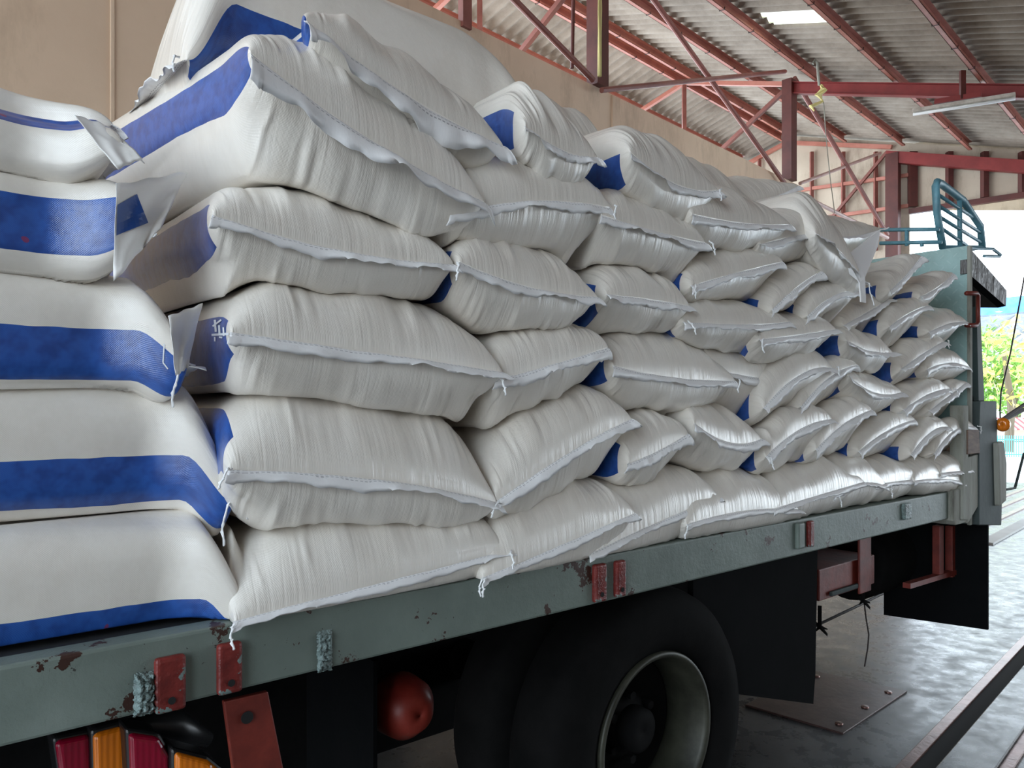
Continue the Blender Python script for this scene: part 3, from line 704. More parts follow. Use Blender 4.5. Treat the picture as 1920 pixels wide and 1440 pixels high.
# spare / second tyre shape behind, plus frame rails and cross members
for nn in (NF+0.62, NF+W-0.70):
    MB().boxf(T, S0, S1+1.5, nn, nn+0.07, zb-0.22, zb-0.02).build('frame_rail', M['chassis'], tr)
for k in range(8):
    s_ = S0+0.15+k*0.48
    MB().boxf(T, s_, s_+0.06, NF+0.05, NF+W-0.05, zb+0.0, zt-0.05).build('cross_member', M['chassis'], tr)
# mud guard panel beside wheel and mud flaps
quad_n([(1300, 1085), (1533, 1030), (1529, 1262), (1525, 1320), (1370, 1300), (1300, 1270)], NF+0.16, 0.02).build('side_guard', M['rubber'], tr)
def flap(s_, x0, x1, y0, y1l, y1r, nm='mud_flap', m='rubber'):
    n0 = on_s(x0, y1l, s_); n1 = on_s(x1, y1r, s_)
    ztop = max(on_s(x0, y0, s_)[1], on_s(x1, y0, s_)[1])
    MB().prism([T(s_, n0[0], n0[1]), T(s_, n1[0], n1[1]), T(s_, n1[0], ztop), T(s_, n0[0], ztop)], dT*0.012).build(nm, M[m], tr)
flap(S1+0.16, 1657, 1852, 960, 1153, 1181)
flap(sw-0.62, 575, 700, 1240, 1600, 1600)
# dark panel added to block far-side light and blacken the space below the bed
MB().boxf(T, S0, S1+0.1, NF+1.0, NF+1.04, 0.16, zb).build('light_block_panel', M['chassis'], tr)
# red toolbox / battery frame and tank below the bed front
def boxn(x0, x1, y0, y1, n, d, nm, m, bev=0.004):
    s0, za = on_n(x0, y1, n); s1, zc = on_n(x1, y0, n)
    return MB().boxf(T, s0, s1, n, n+d, za, zc).build(nm, M[m], tr, bevel=bev)
bx = boxn(1536, 1640, 1040, 1128, NF+0.22, 0.3, 'tool_box', 'redsteel')
boxn(1560, 1632, 1096, 1110, NF+0.205, 0.012, 'box_strap', 'steelgrey')
boxn(1612, 1634, 1000, 1115, NF+0.20, 0.01, 'box_strap', 'redsteel')
s0, zc = on_n(1640, 1050, NF+0.30); s1 = on_n(1790, 1030, NF+0.30)[0]
MB().tube([T(s0, NF+0.42, zb-0.24), T(s0+0.02, NF+0.42, zb-0.24), T(s1-0.02, NF+0.42, zb-0.24), T(s1, NF+0.42, zb-0.24)], [0.15, 0.165, 0.165, 0.15], 28).build('fuel_tank', M['chassis'], tr, smooth=True)
for xx in (1762, 1786):
    boxn(xx, xx+8, 985, 1083, NF+0.10, 0.03, 'tank_frame', 'redsteel', 0.002)
a = on_n(1700, 1098, NF+0.11); b = on_n(1794, 1070, NF+0.11)
MB().bar(T(a[0], NF+0.11, a[1]), T(b[0], NF+0.11, b[1]), 0.03, 0.02).build('tank_frame', M['redsteel'], tr)
# wires dangling
p = [on_n(x, y, NF+0.3) for x, y in ((1618, 1110), (1624, 1160), (1629, 1190), (1627, 1215), (1621, 1250))]
MB().tube([T(q_[0], NF+0.3, q_[1]) for q_ in p], 0.003, 5).build('loose_wire', M['wire'], tr)
p = [on_n(x, y, NF+0.5) for x, y in ((1530, 1173), (1600, 1140), (1665, 1108))]
MB().tube([T(q_[0], NF+0.5, q_[1]) for q_ in p], 0.006, 6).build('brake_cable', M['wire'], tr)
for (x, y) in ((1537, 1175), (1618, 1126)):
    q_ = on_n(x, y, NF+0.3)
    mb = MB(); c = T(q_[0], NF+0.3, q_[1])
    for k in range(7): mb.tube([c, c+Vector((cos(k*2.1)*0.03, 0, sin(k*1.7)*0.028-0.01))], [0.008, 0.002], 5)
    mb.tube([c, c+Vector((0, 0, 0.08))], 0.008, 6)
    mb.build('wing_nut', M['chassis'], tr)
# red brace plate below the rail at the rear
P = lambda x, y, n: (lambda q: T(q[0], n, q[1]))(on_n(x, y, n))
bp = MB().prism([P(420, 1316, NF+0.04), P(503, 1297, NF+0.04), P(534, 1452, NF+0.04), P(441, 1470, NF+0.04)], nT*0.012).build('brace_plate', M['redsteel'], tr, bevel=0.002)
c = P(463, 1345, NF+0.038); MB().lathe(c, -nT, (0, 0, 1), [(0.0005, 0), (0.010, 0), (0.010, 0.002), (0.0005, 0.002)], 20).build('bolt_hole', M['black'], bp)
# tail lamps in black housings
def lamp(poly, n, m, nm='tail_lamp'):
    pts = [P(x, y, n) for x, y in poly]; c = sum(pts, Vector())/len(pts)
    h = MB().prism([c+(p-c)*1.12+nT*0.008 for p in pts], nT*0.06).build(nm, M['plastic'], tr, bevel=0.008, seg=3)
    MB().prism(pts, nT*0.03).build('lens', M[m], h, bevel=0.009, seg=4)
    return h
lamp([(104, 1392), (172, 1378), (176, 1500), (120, 1500)], NF+0.16, 'lensred')
lamp([(176, 1378), (236, 1362), (246, 1500), (180, 1500)], NF+0.14, 'lensorange')
lamp([(243, 1376), (300, 1384), (320, 1418), (325, 1520), (250, 1520)], NF+0.10, 'lensred')
lamp([(330, 1412), (392, 1428), (420, 1450), (425, 1540), (330, 1540)], NF+0.08, 'lensorange')
MB().tube([P(235, 1362, NF+0.2), P(280, 1358, NF+0.2), P(330, 1362, NF+0.2), P(392, 1388, NF+0.2)], [0.012, 0.022, 0.028, 0.012], 12).build('lamp_bracket', M['plastic'], tr, smooth=True)
MB().boxf(T, S0, 0.30, NF+0.30, NF+0.34, zb-0.35, zb-0.02).build('rear_panel', M['chassis'], tr)
# orange differential casing seen between the wheels
c = at(752, 1322, 2.2)
MB().lathe(c, nT, (0, 0, 1), [(0.001, -0.10), (0.05, -0.09), (0.085, -0.04), (0.09, 0.02), (0.07, 0.08), (0.001, 0.10)], 28).build('axle_casing', M['orangetank'], tr, smooth=True)
# cab: simple body beyond the headboard
MB().prism([T(S1+0.25, NF+1.05, 0.55), T(S1+1.75, NF+1.05, 0.55), T(S1+1.85, NF+1.05, 1.10), T(S1+1.6, NF+1.05, 1.62), T(S1+0.25, NF+1.05, 1.62)], nT*1.1).build('cab', M['steelgrey'], tr, bevel=0.04, seg=3)

# ------------------------------------------------------------------ sacks
SIDE = False
HS0, HN0, HC = -1.4, 0.9, 0.02
HM = np.full((290, 100), zt+0.002); hm_pending = []
def hm_sample(s_, n_):
    fs = np.clip((s_-HS0)/HC, 0, HM.shape[0]-1.001); fn = np.clip((n_-HN0)/HC, 0, HM.shape[1]-1.001)
    i = fs.astype(int); j = fn.astype(int); a = fs-i; b = fn-j
    return HM[i, j]*(1-a)*(1-b)+HM[i+1, j]*a*(1-b)+HM[i, j+1]*(1-a)*b+HM[i+1, j+1]*a*b
def hm_commit():
    global HM
    G = HM.copy()
    for s_, n_, z_, m_ in hm_pending:
        i = np.round((s_-HS0)/HC).astype(int); j = np.round((n_-HN0)/HC).astype(int)
        ok = m_ & (i >= 0) & (j >= 0) & (i < HM.shape[0]) & (j < HM.shape[1])
        np.maximum.at(G, (i[ok], j[ok]), z_[ok])
    hm_pending.clear()
    # close pinholes, then soften
    P = np.pad(G, 1, mode='edge')
    nb = np.stack([P[1+a:P.shape[0]-1+a, 1+b:P.shape[1]-1+b] for a in (-1, 0, 1) for b in (-1, 0, 1)])
    med = np.median(nb, axis=0); G = np.where(G < med-0.02, med, G)
    P = np.pad(G, 1, mode='edge')
    HM = sum(P[1+a:P.shape[0]-1+a, 1+b:P.shape[1]-1+b] for a in (-1, 0, 1) for b in (-1, 0, 1))/9.0
def smooth(x): x = np.clip(x, 0, 1); return x*x*(3-2*x)
BAGS = []
def sack(L, Mi, R, Tp, Bt, label, row, n0=None, axis='n', blue=0.0, tilt=0.75, length=0.86, res=1.0, seed=0, hem=True, floor=None,
         ears=-0.012, droop=None, tails='', group='white woven sacks stacked on the truck bed', pw=2.6, yaw=0.0, vd=0.12, hemw=0.024, ceil=None, slope=0.0, uvy=0.0, fillmax=0.10, lbulge=0.0):
    """L, Mi, R: sewn mouth (left end, middle, right end), Tp/Bt: crown and underside; all sighted on the front of the stack."""
    rnd = random.Random(seed*7+11); rs = np.random.RandomState(seed*13+5)
    n0 = NF-0.02 if n0 is None else n0
    (aL, zL), (aM, zM), (aR, zR) = on_n(*L, n0), on_n(*Mi, n0), on_n(*R, n0)
    zT = on_n(*Tp, n0+0.10)[1]; zB = on_n(*Bt, n0+0.06)[1]
    ac, hw = (aL+aR)/2, (aR-aL)/2
    uM = (aM-ac)/hw
    # quadratic seam through the three sighted points
    A = np.array([[1, -1, 1], [1, uM, uM*uM], [1, 1, 1]]); co = np.linalg.solve(A, np.array([zL, zM, zR]))
    seam = lambda u: co[0]+co[1]*u+co[2]*u*u
    uT = (on_n(*Tp, n0+0.10)[0]-ac)/hw; uB = (on_n(*Bt, n0+0.06)[0]-ac)/hw
    sl = (zR-zL)/2*tilt
    mid = ((zT-sl*uT)+(zB-sl*uB))/2; H = ((zT-sl*uT)-(zB-sl*uB))/2
    H = max(H*1.06, 0.06)
    return bag(lambda a, v, z: T(a, n0+v, z), ac, hw, seam, mid, H, sl, label, row, length, res, rnd, rs, hem, floor, ears, droop, tails, group, pw, yaw, vd, hemw, blue, ceil, slope, 1, 0.13, uvy, fillmax, 9.0, lbulge)

def bag(F, ac, hw, seam, mid, H, sl, label, row, length, res, rnd, rs, hem, floor, ears, droop, tails, group, pw, yaw, vd, hemw, blue, ceil=None, slope=0.0, sflip=1, gbd=0.13, uvy=0.0, fillmax=0.10, bluemax=9.0, lbulge=0.0):
    NR = int(2*round(88*res)); NV = int(44*res)+8
    th = np.linspace(0, 2*pi, NR, endpoint=False)+pi      # start at the left fold
    cx = np.sign(np.cos(th))*np.abs(np.cos(th))**(2/pw)*1.0
    cz = np.sign(np.sin(th))*np.abs(np.sin(th))**(2/pw)
    cx[0] = -1
    tt = np.linspace(0, 1, NV); v = length*(0.5-0.5*np.cos(pi*np.clip(tt, 0, 1)))*0.55+length*tt**1.35*0.45
    fv = np.clip(1-(1-np.clip(v/vd, 0, 1))**2.3, 0, 1)**0.47
    ve = length-v; fb = np.sqrt(np.clip(1-(1-np.clip(ve/0.16, 0, 1))**2.1, 0, 1))
    f = fv*fb
    fr = smooth(v/0.13)*smooth(ve/0.11); hwv = hw-(ears*fr)
    gb = smooth(v/gbd)
    U = np.tile(cx, (NV, 1)); Z = np.tile(cz, (NV, 1)); Vv = np.tile(v[:, None], (1, NR))
    su = seam(U); bu = mid+sl*U-0.10*H*U*U
    zc = su*(1-gb[:, None])+bu*gb[:, None]
    Zp = zc+Z*H*f[:, None]
    Ap = ac+U*hwv[:, None]+(0.028-lbulge)*fr[:, None]*(1-U)*0.5
    # large lumps
    ph = rs.uniform(0, 2*pi, 8); k = rs.uniform(3, 9, 8)
    lump = 0.0045*(np.sin(k[0]*U+ph[0]+4*Vv)+np.sin(k[1]*U*1.3-k[2]*Vv+ph[1])+0.6*np.sin(k[3]*2*U+k[4]*2*Vv+ph[2]))
    Zp = Zp+lump*np.sign(Z)*np.minimum(f[:, None], np.abs(Z))
    # gathers radiating from the sewn mouth
    D = np.zeros_like(U)
    for side in (1, -1):
        for i in range(int(11+rs.randint(5))):
            u0 = rs.uniform(-0.93, 0.93); wd = rs.uniform(0.008, 0.028); am = rs.uniform(0.0012, 0.0045)*(1 if rs.rand() < .75 else -1); ln = rs.uniform(0.05, 0.22); sk = rs.uniform(-0.35, 0.35)
            D += am*np.exp(-((U-u0-sk*Vv)/wd)**2)*np.exp(-(Vv/ln)**2)*(np.sign(Z) == side)
        for i in range(3):
            u0 = rs.uniform(-0.8, 0.8); wd = rs.uniform(0.05, 0.10); am = rs.uniform(0.002, 0.005)*rs.choice([-1, 1]); sk = rs.uniform(-0.8, 0.8)
            D += am*np.exp(-((U-u0-sk*Vv)/wd)**2)*np.exp(-(Vv/0.25)**2)*(np.sign(Z) == side)
    D *= smooth(v/0.03)[:, None]*np.minimum(1, 4*np.abs(Z))
    Zp = Zp+D*np.sign(Z)*0.85; Vp = Vv-D*0.6*np.clip(1-Vv/vd, 0, 1)
    Ap = Ap+yaw*Vv
    Zp = Zp+slope*Vv
    o0 = np.array(F(0, 0, 0)); ea = np.array(F(1, 0, 0))-o0; ev = np.array(F(0, 1, 0))-o0
    if SIDE: Ap = np.where(Vv > 0.04, np.minimum(Ap, SHB-0.012), Ap)
    Px = o0[0]+Ap*ea[0]+Vp*ev[0]; Py = o0[1]+Ap*ea[1]+Vp*ev[1]
    hs = Px*dT.x+Py*dT.y; hn = Px*nT.x+Py*nT.y
    hm = hm_sample(hs, hn)+0.003
    wq = smooth((Vv-0.015)/0.09)
    gap = Zp-hm
    low = Z < 0
    g1_ = np.maximum(gap, 0); soft = 1-smooth((g1_-0.4*fillmax)/(0.9*fillmax))
    Zp = np.where(low & (gap > 0), Zp-g1_*soft*wq*np.sqrt(np.abs(Z)), Zp)
    g2_ = np.minimum(gap, 0); soft = 1-smooth((-g2_-0.04)/0.08)
    Zp = Zp-g2_*soft*wq*0.96
    if floor is not None: Zp = np.maximum(Zp, floor+0.0*Zp)
    if ceil is not None: Zp = np.minimum(Zp, ceil)
    vs = np.empty((NV*NR, 3))
    Zf, Af, Vf = Zp.ravel(), Ap.ravel(), Vp.ravel()
    hm_pending.append((hs.ravel().copy(), hn.ravel().copy(), Zp.ravel().copy(), Z.ravel() >= -0.2))
    vs = o0+Af[:, None]*ea+Vf[:, None]*ev; vs[:, 2] = Zf
    idx = np.arange(NV*NR).reshape(NV, NR)
    a_ = idx[:-1, :]; b_ = np.roll(idx, -1, axis=1)[:-1, :]; c_ = np.roll(idx, -1, axis=1)[1:, :]; d_ = idx[1:, :]
    faces = np.stack([a_, b_, c_, d_], -1).reshape(-1, 4)
    if sflip < 0: faces = faces[:, ::-1]
    org = np.array(F(ac, length*0.4, mid-H))
    name = 'filled_sack'
    me = bpy.data.meshes.new(name); me.from_pydata((vs-org).tolist(), [], faces.tolist()); me.materials.append(M['sack'])
    me.polygons.foreach_set('use_smooth', [True]*len(me.polygons))
    # UV in metres: x = distance round the sack from its left fold, y = distance from the mouth
    zr = Z[0]*H; xr = U[0]*hw
    seg = np.sqrt(np.diff(np.append(xr, xr[0]))**2+np.diff(np.append(zr, zr[0]))**2)
    arc = np.concatenate([[0], np.cumsum(seg)]); per = arc[-1]
    arcs = arc[:-1]; arcs_c = np.where(arcs > per/2, arcs-per, arcs)
    uvl = me.uv_layers.new(name='UVMap')
    iu = np.tile(arcs_c, NV); iv = Vv.ravel()
    lu = iu[faces.ravel()].reshape(-1, 4).copy()
    # faces that straddle the back fold
    rng = lu.max(1)-lu.min(1) > per/2; lu[rng] = np.where(lu[rng] < 0, lu[rng]+per, lu[rng])
    lu = lu+10.0*(iv[faces.ravel()].reshape(-1, 4).mean(1, keepdims=True) > bluemax)
    if blue is None: lu = lu+10      # print turned away
    else: lu = lu-blue-0.010
    lv = iv[faces.ravel()].reshape(-1, 4)+uvy
    uvl.data.foreach_set('uv', np.stack([lu, lv], -1).ravel())
    o = bpy.data.objects.new(name, me); COL.objects.link(o); o.location = org
    tag(o, label, 'sack', group)
    me.update()
    if hem:
        NU = int(70*res)+10; us = np.linspace(-1.0, 1.0, NU); dr = rnd.uniform(0.15, 0.9) if droop is None else droop
        ph = [rnd.uniform(0, 6.28) for _ in range(6)]
        hv = []; hf = []; uvp = []
        NC = 4
        for layer in (0, 1):
            for i, u in enumerate(us):
                ang = dr+0.30*sin(3.3*u+ph[0])+0.16*sin(8*u+ph[1])+0.09*sin(17*u+ph[2])
                wloc = hemw*(1+0.14*sin(5*u+ph[3])+0.05*sin(23*u+ph[4]))
                if abs(u) > 0.93: wloc *= 1.15
                for j in range(NC+1):
                    q = j/NC; a2 = ang*(0.4+0.6*q)
                    dv = -wloc*q*cos(a2); dz = -wloc*q*sin(a2)+0.0012*sin(40*u+ph[5]+3*q)*q
                    off = 0.0009*(1 if layer else -1)
                    spread = (0.012*q if u > 0.9 else (-0.012*q if u < -0.9 else 0))
                    p = F(ac+u*hw+spread, dv+0.003+off*sin(a2), float(seam(u))+dz+off*cos(a2))
                    hv.append(p); uvp.append((u*hw, q))
        nrow = NC+1; lay = NU*nrow
        for i in range(NU-1):
            for j in range(NC):
                a = i*nrow+j; hf.append((a, a+1, a+nrow+1, a+nrow)); b = a+lay; hf.append((b, b+nrow, b+nrow+1, b+1))
            a = i*nrow+NC; hf.append((a, a+lay, a+lay+nrow, a+nrow))
        for i in (0, NU-1):
            for j in range(NC): a = i*nrow+j; hf.append((a, a+lay, a+lay+1, a+1))
        h = link_mesh('hem', hv, hf, M['hem'], None, True, Vector(org)); h.parent = o; h.location = (0, 0, 0)
        ul = h.data.uv_layers.new(name='UVMap')
        for li, lp in enumerate(h.data.loops): ul.data[li].uv = uvp[lp.vertex_index]
        for tchar in tails:
            u = -1 if tchar in 'lL' else 1
            Lt = 0.10 if tchar in 'LR' else 0.045
            p = Vector(F(ac+u*hw, -0.012, float(seam(u)))); pts_ = [p]; d = Vector((u*0.3, -0.4, -0.1))
            for kk in range(9):
                d = d*0.6+Vector((rnd.uniform(-.6, .6), -0.15, -0.75 if kk > 1 else rnd.uniform(-.4, .3))); p = p+d.normalized()*Lt/9; pts_.append(p)
            tq = MB().tube(pts_, 0.0016, 5)
            tq.tube([q_+Vector((0.003*sin(i*2.4), 0, 0.002*cos(i*2.0))) for i, q_ in enumerate(pts_)], 0.0014, 5)
            tt_ = tq.build('thread_tail', M['thread'], None, smooth=True, origin=Vector(org)); tt_.parent = o; tt_.location = (0, 0, 0)
    BAGS.append(o)
    return o

ZBED = zt+0.002
# sacks at the left, lying along the bed with the printed edge outwards
def long_sack(xr, yr, ytop, ybot, xs, label, seed, n0=NF+0.06, wdt=0.52, blue=0.0, length=0.98, uvy=0.045, zlim=None, slope=0.0, zr=None, hemw=0.03, tails=''):
    """mouth near (xr, yr) on the front of the stack; ytop/ybot sighted at column xs"""
    sm, zs = on_n(xr, yr, n0+0.08)
    zT = on_n(xs, ytop, n0+0.12)[1]; zB = on_n(xs, ybot, n0+0.02)[1]
    s_at = on_n(xs, ytop, n0)[0]; dv = sm-s_at
    mid = (zT+zB)/2; H = (zT-zB)/2
    ac, hw = n0+wdt/2, wdt/2
    rnd = random.Random(seed*3); rs = np.random.RandomState(seed*17)
    F = lambda a, v, z: T(sm-v, a, z)
    seam = lambda u: zs+0.0*u+(u+1)*0.01
    bag(F, ac, hw, seam, mid-slope*dv, H, 0.0, label, 0, length, 1.7, rnd, rs, True, zlim, 0.03, 0.6, tails, 'white woven sacks stacked on the truck bed', 3.8, 0.0, 0.06, hemw, blue, None, slope, 1, 0.07, uvy, 0.012)
long_sack(438, 1150, 958, 1225, 200, 'lowest of the left hand stack, its blue band resting on the truck bed', 81, blue=0.060, n0=NF+0.012, zlim=ZBED, tails='l'); hm_commit()
long_sack(406, 930, 700, 985, 180, 'left stack sack with broad blue band and a hanging stitched thread, second from the bed', 82, blue=0.035, slope=0.0, tails='L'); hm_commit()
long_sack(322, 690, 500, 738, 150, 'left stack sack with blue band and folded white corner, third from the bed', 83, blue=0.022, slope=0.0, tails='L'); hm_commit()
long_sack(238, 430, 318, 528, 120, 'left stack sack with wide blue band and creased end flap, fourth from the bed', 84, blue=-0.010, slope=0.02); hm_commit()
long_sack(205, 292, 232, 335, 100, 'left stack sack with thin dark blue edge, fifth from the bed', 85, blue=-0.085, slope=0.10); hm_commit()
long_sack(190, 258, 168, 235, 30, 'highest of the left stack, partly out of frame above the thin edged one', 86, blue=None, slope=0.14, n0=NF+0.16); hm_commit()

rown = {1: 'bottom row', 2: 'second row up', 3: 'third row up', 4: 'fourth row up', 5: 'fifth row up', 6: 'sixth row up', 7: 'top'}
TAB = [
# L, M, R, top, bottom, label, row, kw
((440,1165),(690,1098),(952,1032),(640,945),(700,1140),'large sack at the left of the bottom row, threads at both corners',1,dict(floor=1,res=1.5,tails='lr',blue=0.0)),
((906,1083),(1050,1022),(1190,962),(1050,888),(1060,1070),'bottom row sack over the rust streak, with loose threads where it meets the leftmost',1,dict(floor=1,res=1.3,tails='ll',blue=None)),
((1105,1046),(1235,985),(1348,938),(1225,866),(1240,1030),'bottom row sack directly above the pair of red stake pockets at mid rail',1,dict(floor=1,blue=None)),
((1288,990),(1390,965),(1497,962),(1385,871),(1390,1000),'bottom row sack with a straight hem and shiny folded tag at its left corner',1,dict(floor=1,tails='l',blue=None)),
((1452,960),(1545,932),(1620,910),(1515,851),(1520,962),'bottom row sack whose pointed right corner overlaps its neighbour, fifth along',1,dict(floor=1,blue=None)),
((1562,935),(1615,912),(1664,919),(1592,845),(1620,950),'bottom row sack, sixth along, with a thread hanging to the rail',1,dict(floor=1,tails='lr',blue=None)),
((1640,915),(1690,908),(1724,904),(1668,850),(1690,938),'bottom row sack, seventh along, glossy vertical gathers',1,dict(floor=1,blue=None)),
((1715,908),(1755,904),(1807,910),(1742,851),(1760,928),'bottom row sack, eighth along, above the pale corner block',1,dict(floor=1,blue=None)),
((1765,893),(1795,890),(1822,887),(1778,846),(1795,912),'small looking last sack of the bottom row, against the headboard',1,dict(floor=1,blue=None)),
# row 2
((430,880),(660,893),(932,942),(640,733),(640,962),'large sack with a curved blue patch and a brown stain, on the leftmost bottom sack',2,dict(res=1.5,blue=-0.03,tails='l')),
((928,942),(1045,862),(1184,785),(1015,737),(1040,925),'plain sack tilted so its hem climbs steeply right, second row up',2,dict(res=1.3,blue=None,tilt=0.8,tails='l')),
((1178,868),(1232,846),(1290,812),(1225,754),(1195,905),'narrow glossy sack with a blue and red patch, second row up',2,dict(blue=-0.02)),
((1302,792),(1352,824),(1428,822),(1345,757),(1350,875),'sack with a sagging hem in the second row, right of the narrow glossy one',2,dict(blue=None)),
((1436,856),(1490,810),(1560,786),(1478,766),(1482,880),'second row sack with a bright folded tag at its lower left corner',2,dict(blue=0.0,tails='l')),
((1530,842),(1575,800),(1635,768),(1560,751),(1562,855),'second row sack sixth along, white glint on its lower left corner',2,dict(blue=-0.01)),
((1610,846),(1652,814),(1716,786),(1655,771),(1632,860),'second row sack seventh along, hem rising to a pointed right ear',2,dict(blue=0.0)),
((1708,852),(1742,812),(1780,800),(1735,779),(1718,862),'brightly shining second row sack with a blue patch, near the headboard',2,dict(blue=0.0)),
((1752,850),(1782,812),(1826,799),(1788,779),(1768,856),'last second row sack, its right ear poking past the headboard edge',2,dict(blue=None,tails='r')),
# row 3
((434,622),(665,655),(942,698),(620,533),(650,750),'large sack with a blue patch bearing a white print smudge, third row up',3,dict(res=1.5,blue=0.0)),
((930,710),(1040,682),(1140,650),(1010,596),(1010,754),'third row sack with a long double stitched hem between two blue patches',3,dict(res=1.3,blue=None,tails='l')),
((1150,684),(1255,706),(1378,712),(1208,611),(1230,757),'plump third row sack with wavy hem and blue patch at its left',3,dict(res=1.1,blue=0.0,tails='r')),
((1290,690),(1390,702),(1468,716),(1345,647),(1365,772),'third row sack tucked close behind the pointed right ear of the plump one',3,dict(blue=None,n0=NF+0.03)),
((1432,765),(1490,708),(1562,690),(1440,667),(1452,785),'third row sack with crumpled shining corner and blue patch at lower left',3,dict(blue=-0.02,tails='r')),
((1502,762),(1545,715),(1608,683),(1548,670),(1530,770),'third row sack leaning right, two white glints on its face',3,dict(blue=None)),
((1592,705),(1632,732),(1690,735),(1615,697),(1622,772),'third row sack with a drooping hem shaped like a smile, seventh along',3,dict(blue=0.0)),
((1694,768),(1728,745),(1782,728),(1722,708),(1702,783),'third row sack eighth along, bright reflections above a blue patch',3,dict(blue=0.0,tails='r')),
((1742,770),(1775,745),(1812,716),(1785,708),(1752,786),'last third row sack, next to the headboard above the rubber elbow',3,dict(blue=None)),
# row 4
((400,402),(600,460),(850,495),(560,357),(590,540),'large sack with a wide blue band along its left flank and dark stitching',4,dict(res=1.5,blue=0.0,tails='r')),
((862,490),(980,534),(1120,556),(940,444),(950,606),'fourth row sack with blue triangle at its left and a white folded ear above',4,dict(res=1.3,blue=-0.01)),
((1138,552),(1215,560),(1294,574),(1180,496),(1185,618),'fourth row sack with a bright round left shoulder and knotted corner',4,dict(blue=0.0)),
((1282,603),(1370,608),(1480,603),(1345,559),(1350,650),'fourth row sack with a long pointed right ear and thread loop at left',4,dict(blue=0.0,tails='l')),
((1424,636),(1490,628),(1568,617),(1500,581),(1490,670),'wide glossy fourth row sack with two white tags on its face',4,dict(blue=-0.01,tails='l')),
((1588,638),(1622,654),(1675,660),(1608,624),(1618,700),'fourth row sack with a folded over mouth beside a dark blue wedge',4,dict(blue=0.0)),
((1690,692),(1728,664),(1770,640),(1712,630),(1692,714),'fourth row sack tilted up to a thin right ear, second from headboard',4,dict(blue=0.0,tails='r')),
((1738,692),(1772,680),(1818,688),(1768,650),(1750,714),'fourth row sack touching the headboard, its ear pointing at the trees outside',4,dict(blue=0.0)),
# row 5
((846,396),(1000,376),(1144,388),(930,297),(1010,472),'fifth row sack with a blue patch showing a red and white emblem at its left',5,dict(res=1.3,blue=0.02,tails='r')),
((1128,402),(1225,432),(1322,454),(1190,379),(1195,507),'shadowed fifth row sack with a curled thread at its right ear',5,dict(res=1.1,blue=None,tails='r')),
((1296,535),(1385,510),(1468,490),(1380,460),(1372,559),'fifth row sack with a straight rising hem and red and blue patch at left',5,dict(blue=-0.01,tails='l')),
((1448,580),(1485,545),(1540,508),(1482,486),(1462,584),'very shiny fifth row sack rolled on its side with a blue patch',5,dict(blue=0.0)),
((1514,592),(1560,556),(1618,545),(1545,509),(1522,594),'fifth row sack just left of and below the sagging corner sack',5,dict(blue=0.0)),
((1582,610),(1620,588),(1668,560),(1625,552),(1602,625),'dull fifth row sack wedged below the dangling fabric corner',5,dict(blue=None,n0=NF+0.02)),
((1668,612),(1702,588),(1742,572),(1705,561),(1678,639),'fifth row sack with a large blue patch, second from the headboard',5,dict(blue=-0.01)),
((1742,622),(1775,608),(1812,602),(1765,577),(1752,642),'fifth row sack against the headboard with vertical creases',5,dict(blue=0.0)),
# row 6 and above
((985,236),(1050,278),(1120,294),(1010,172),(1035,328),'upper sack showing a broad white flank and blue patch, hem torn and ragged',6,dict(res=1.3,blue=-0.01,tilt=0.9,ears=0.02)),
((1182,284),(1255,338),(1345,356),(1245,266),(1215,396),'upper sack with a big blue patch and mirror bright gathers under its hem',6,dict(res=1.2,blue=0.025,tilt=0.9,tails='r',ears=0.02)),
((1298,400),(1400,418),(1482,420),(1380,361),(1372,466),'upper sack with rounded bright left shoulder, below the bright gathered one',6,dict(res=1.1,blue=-0.01)),
((1425,458),(1490,442),(1560,432),(1490,395),(1485,488),'upper sack with crumpled lower left corner, middle of the shining pair',6,dict(blue=0.0)),
((1668,545),(1692,522),(1727,480),(1682,475),(1668,562),'sack leaning high against the headboard with a blue patch, second from it',6,dict(blue=0.0)),
((1726,555),(1755,540),(1787,512),(1745,508),(1735,574),'highest sack resting against the headboard itself',6,dict(blue=0.0)),
]
SIDE = True; prow = 1
for i, (L, Mi, R_, Tp, Bt, lb, row, kw) in enumerate(TAB):
    if row != prow: hm_commit(); prow = row
    kw = dict(kw)
    if kw.get('floor'): kw['floor'] = ZBED
    if row == 1:
        kw.setdefault('hemw', 0.018); up = 0 if i < 2 else 7
        L, Mi, R_ = [(p[0], p[1]-up) for p in (L, Mi, R_)]
    if 'n0' not in kw: kw['n0'] = NF-0.02+random.Random(i).uniform(-0.008, 0.012)+(0.0 if row == 1 else 0.0)
    kw.setdefault('res', 0.75 if L[0] > 1280 else 1.0)
    if L[0] > 850: kw.setdefault('lbulge', 0.030 if L[0] > 1130 else 0.018); kw.setdefault('uvy', 0.0 if L[0] > 1130 else -0.008); kw.setdefault('ears', 0.010)
    kw.setdefault('droop', random.Random(i*3+1).uniform(0.75, 1.25))
    sack(L, Mi, R_, Tp, Bt, lb, row, seed=i+1, **kw)

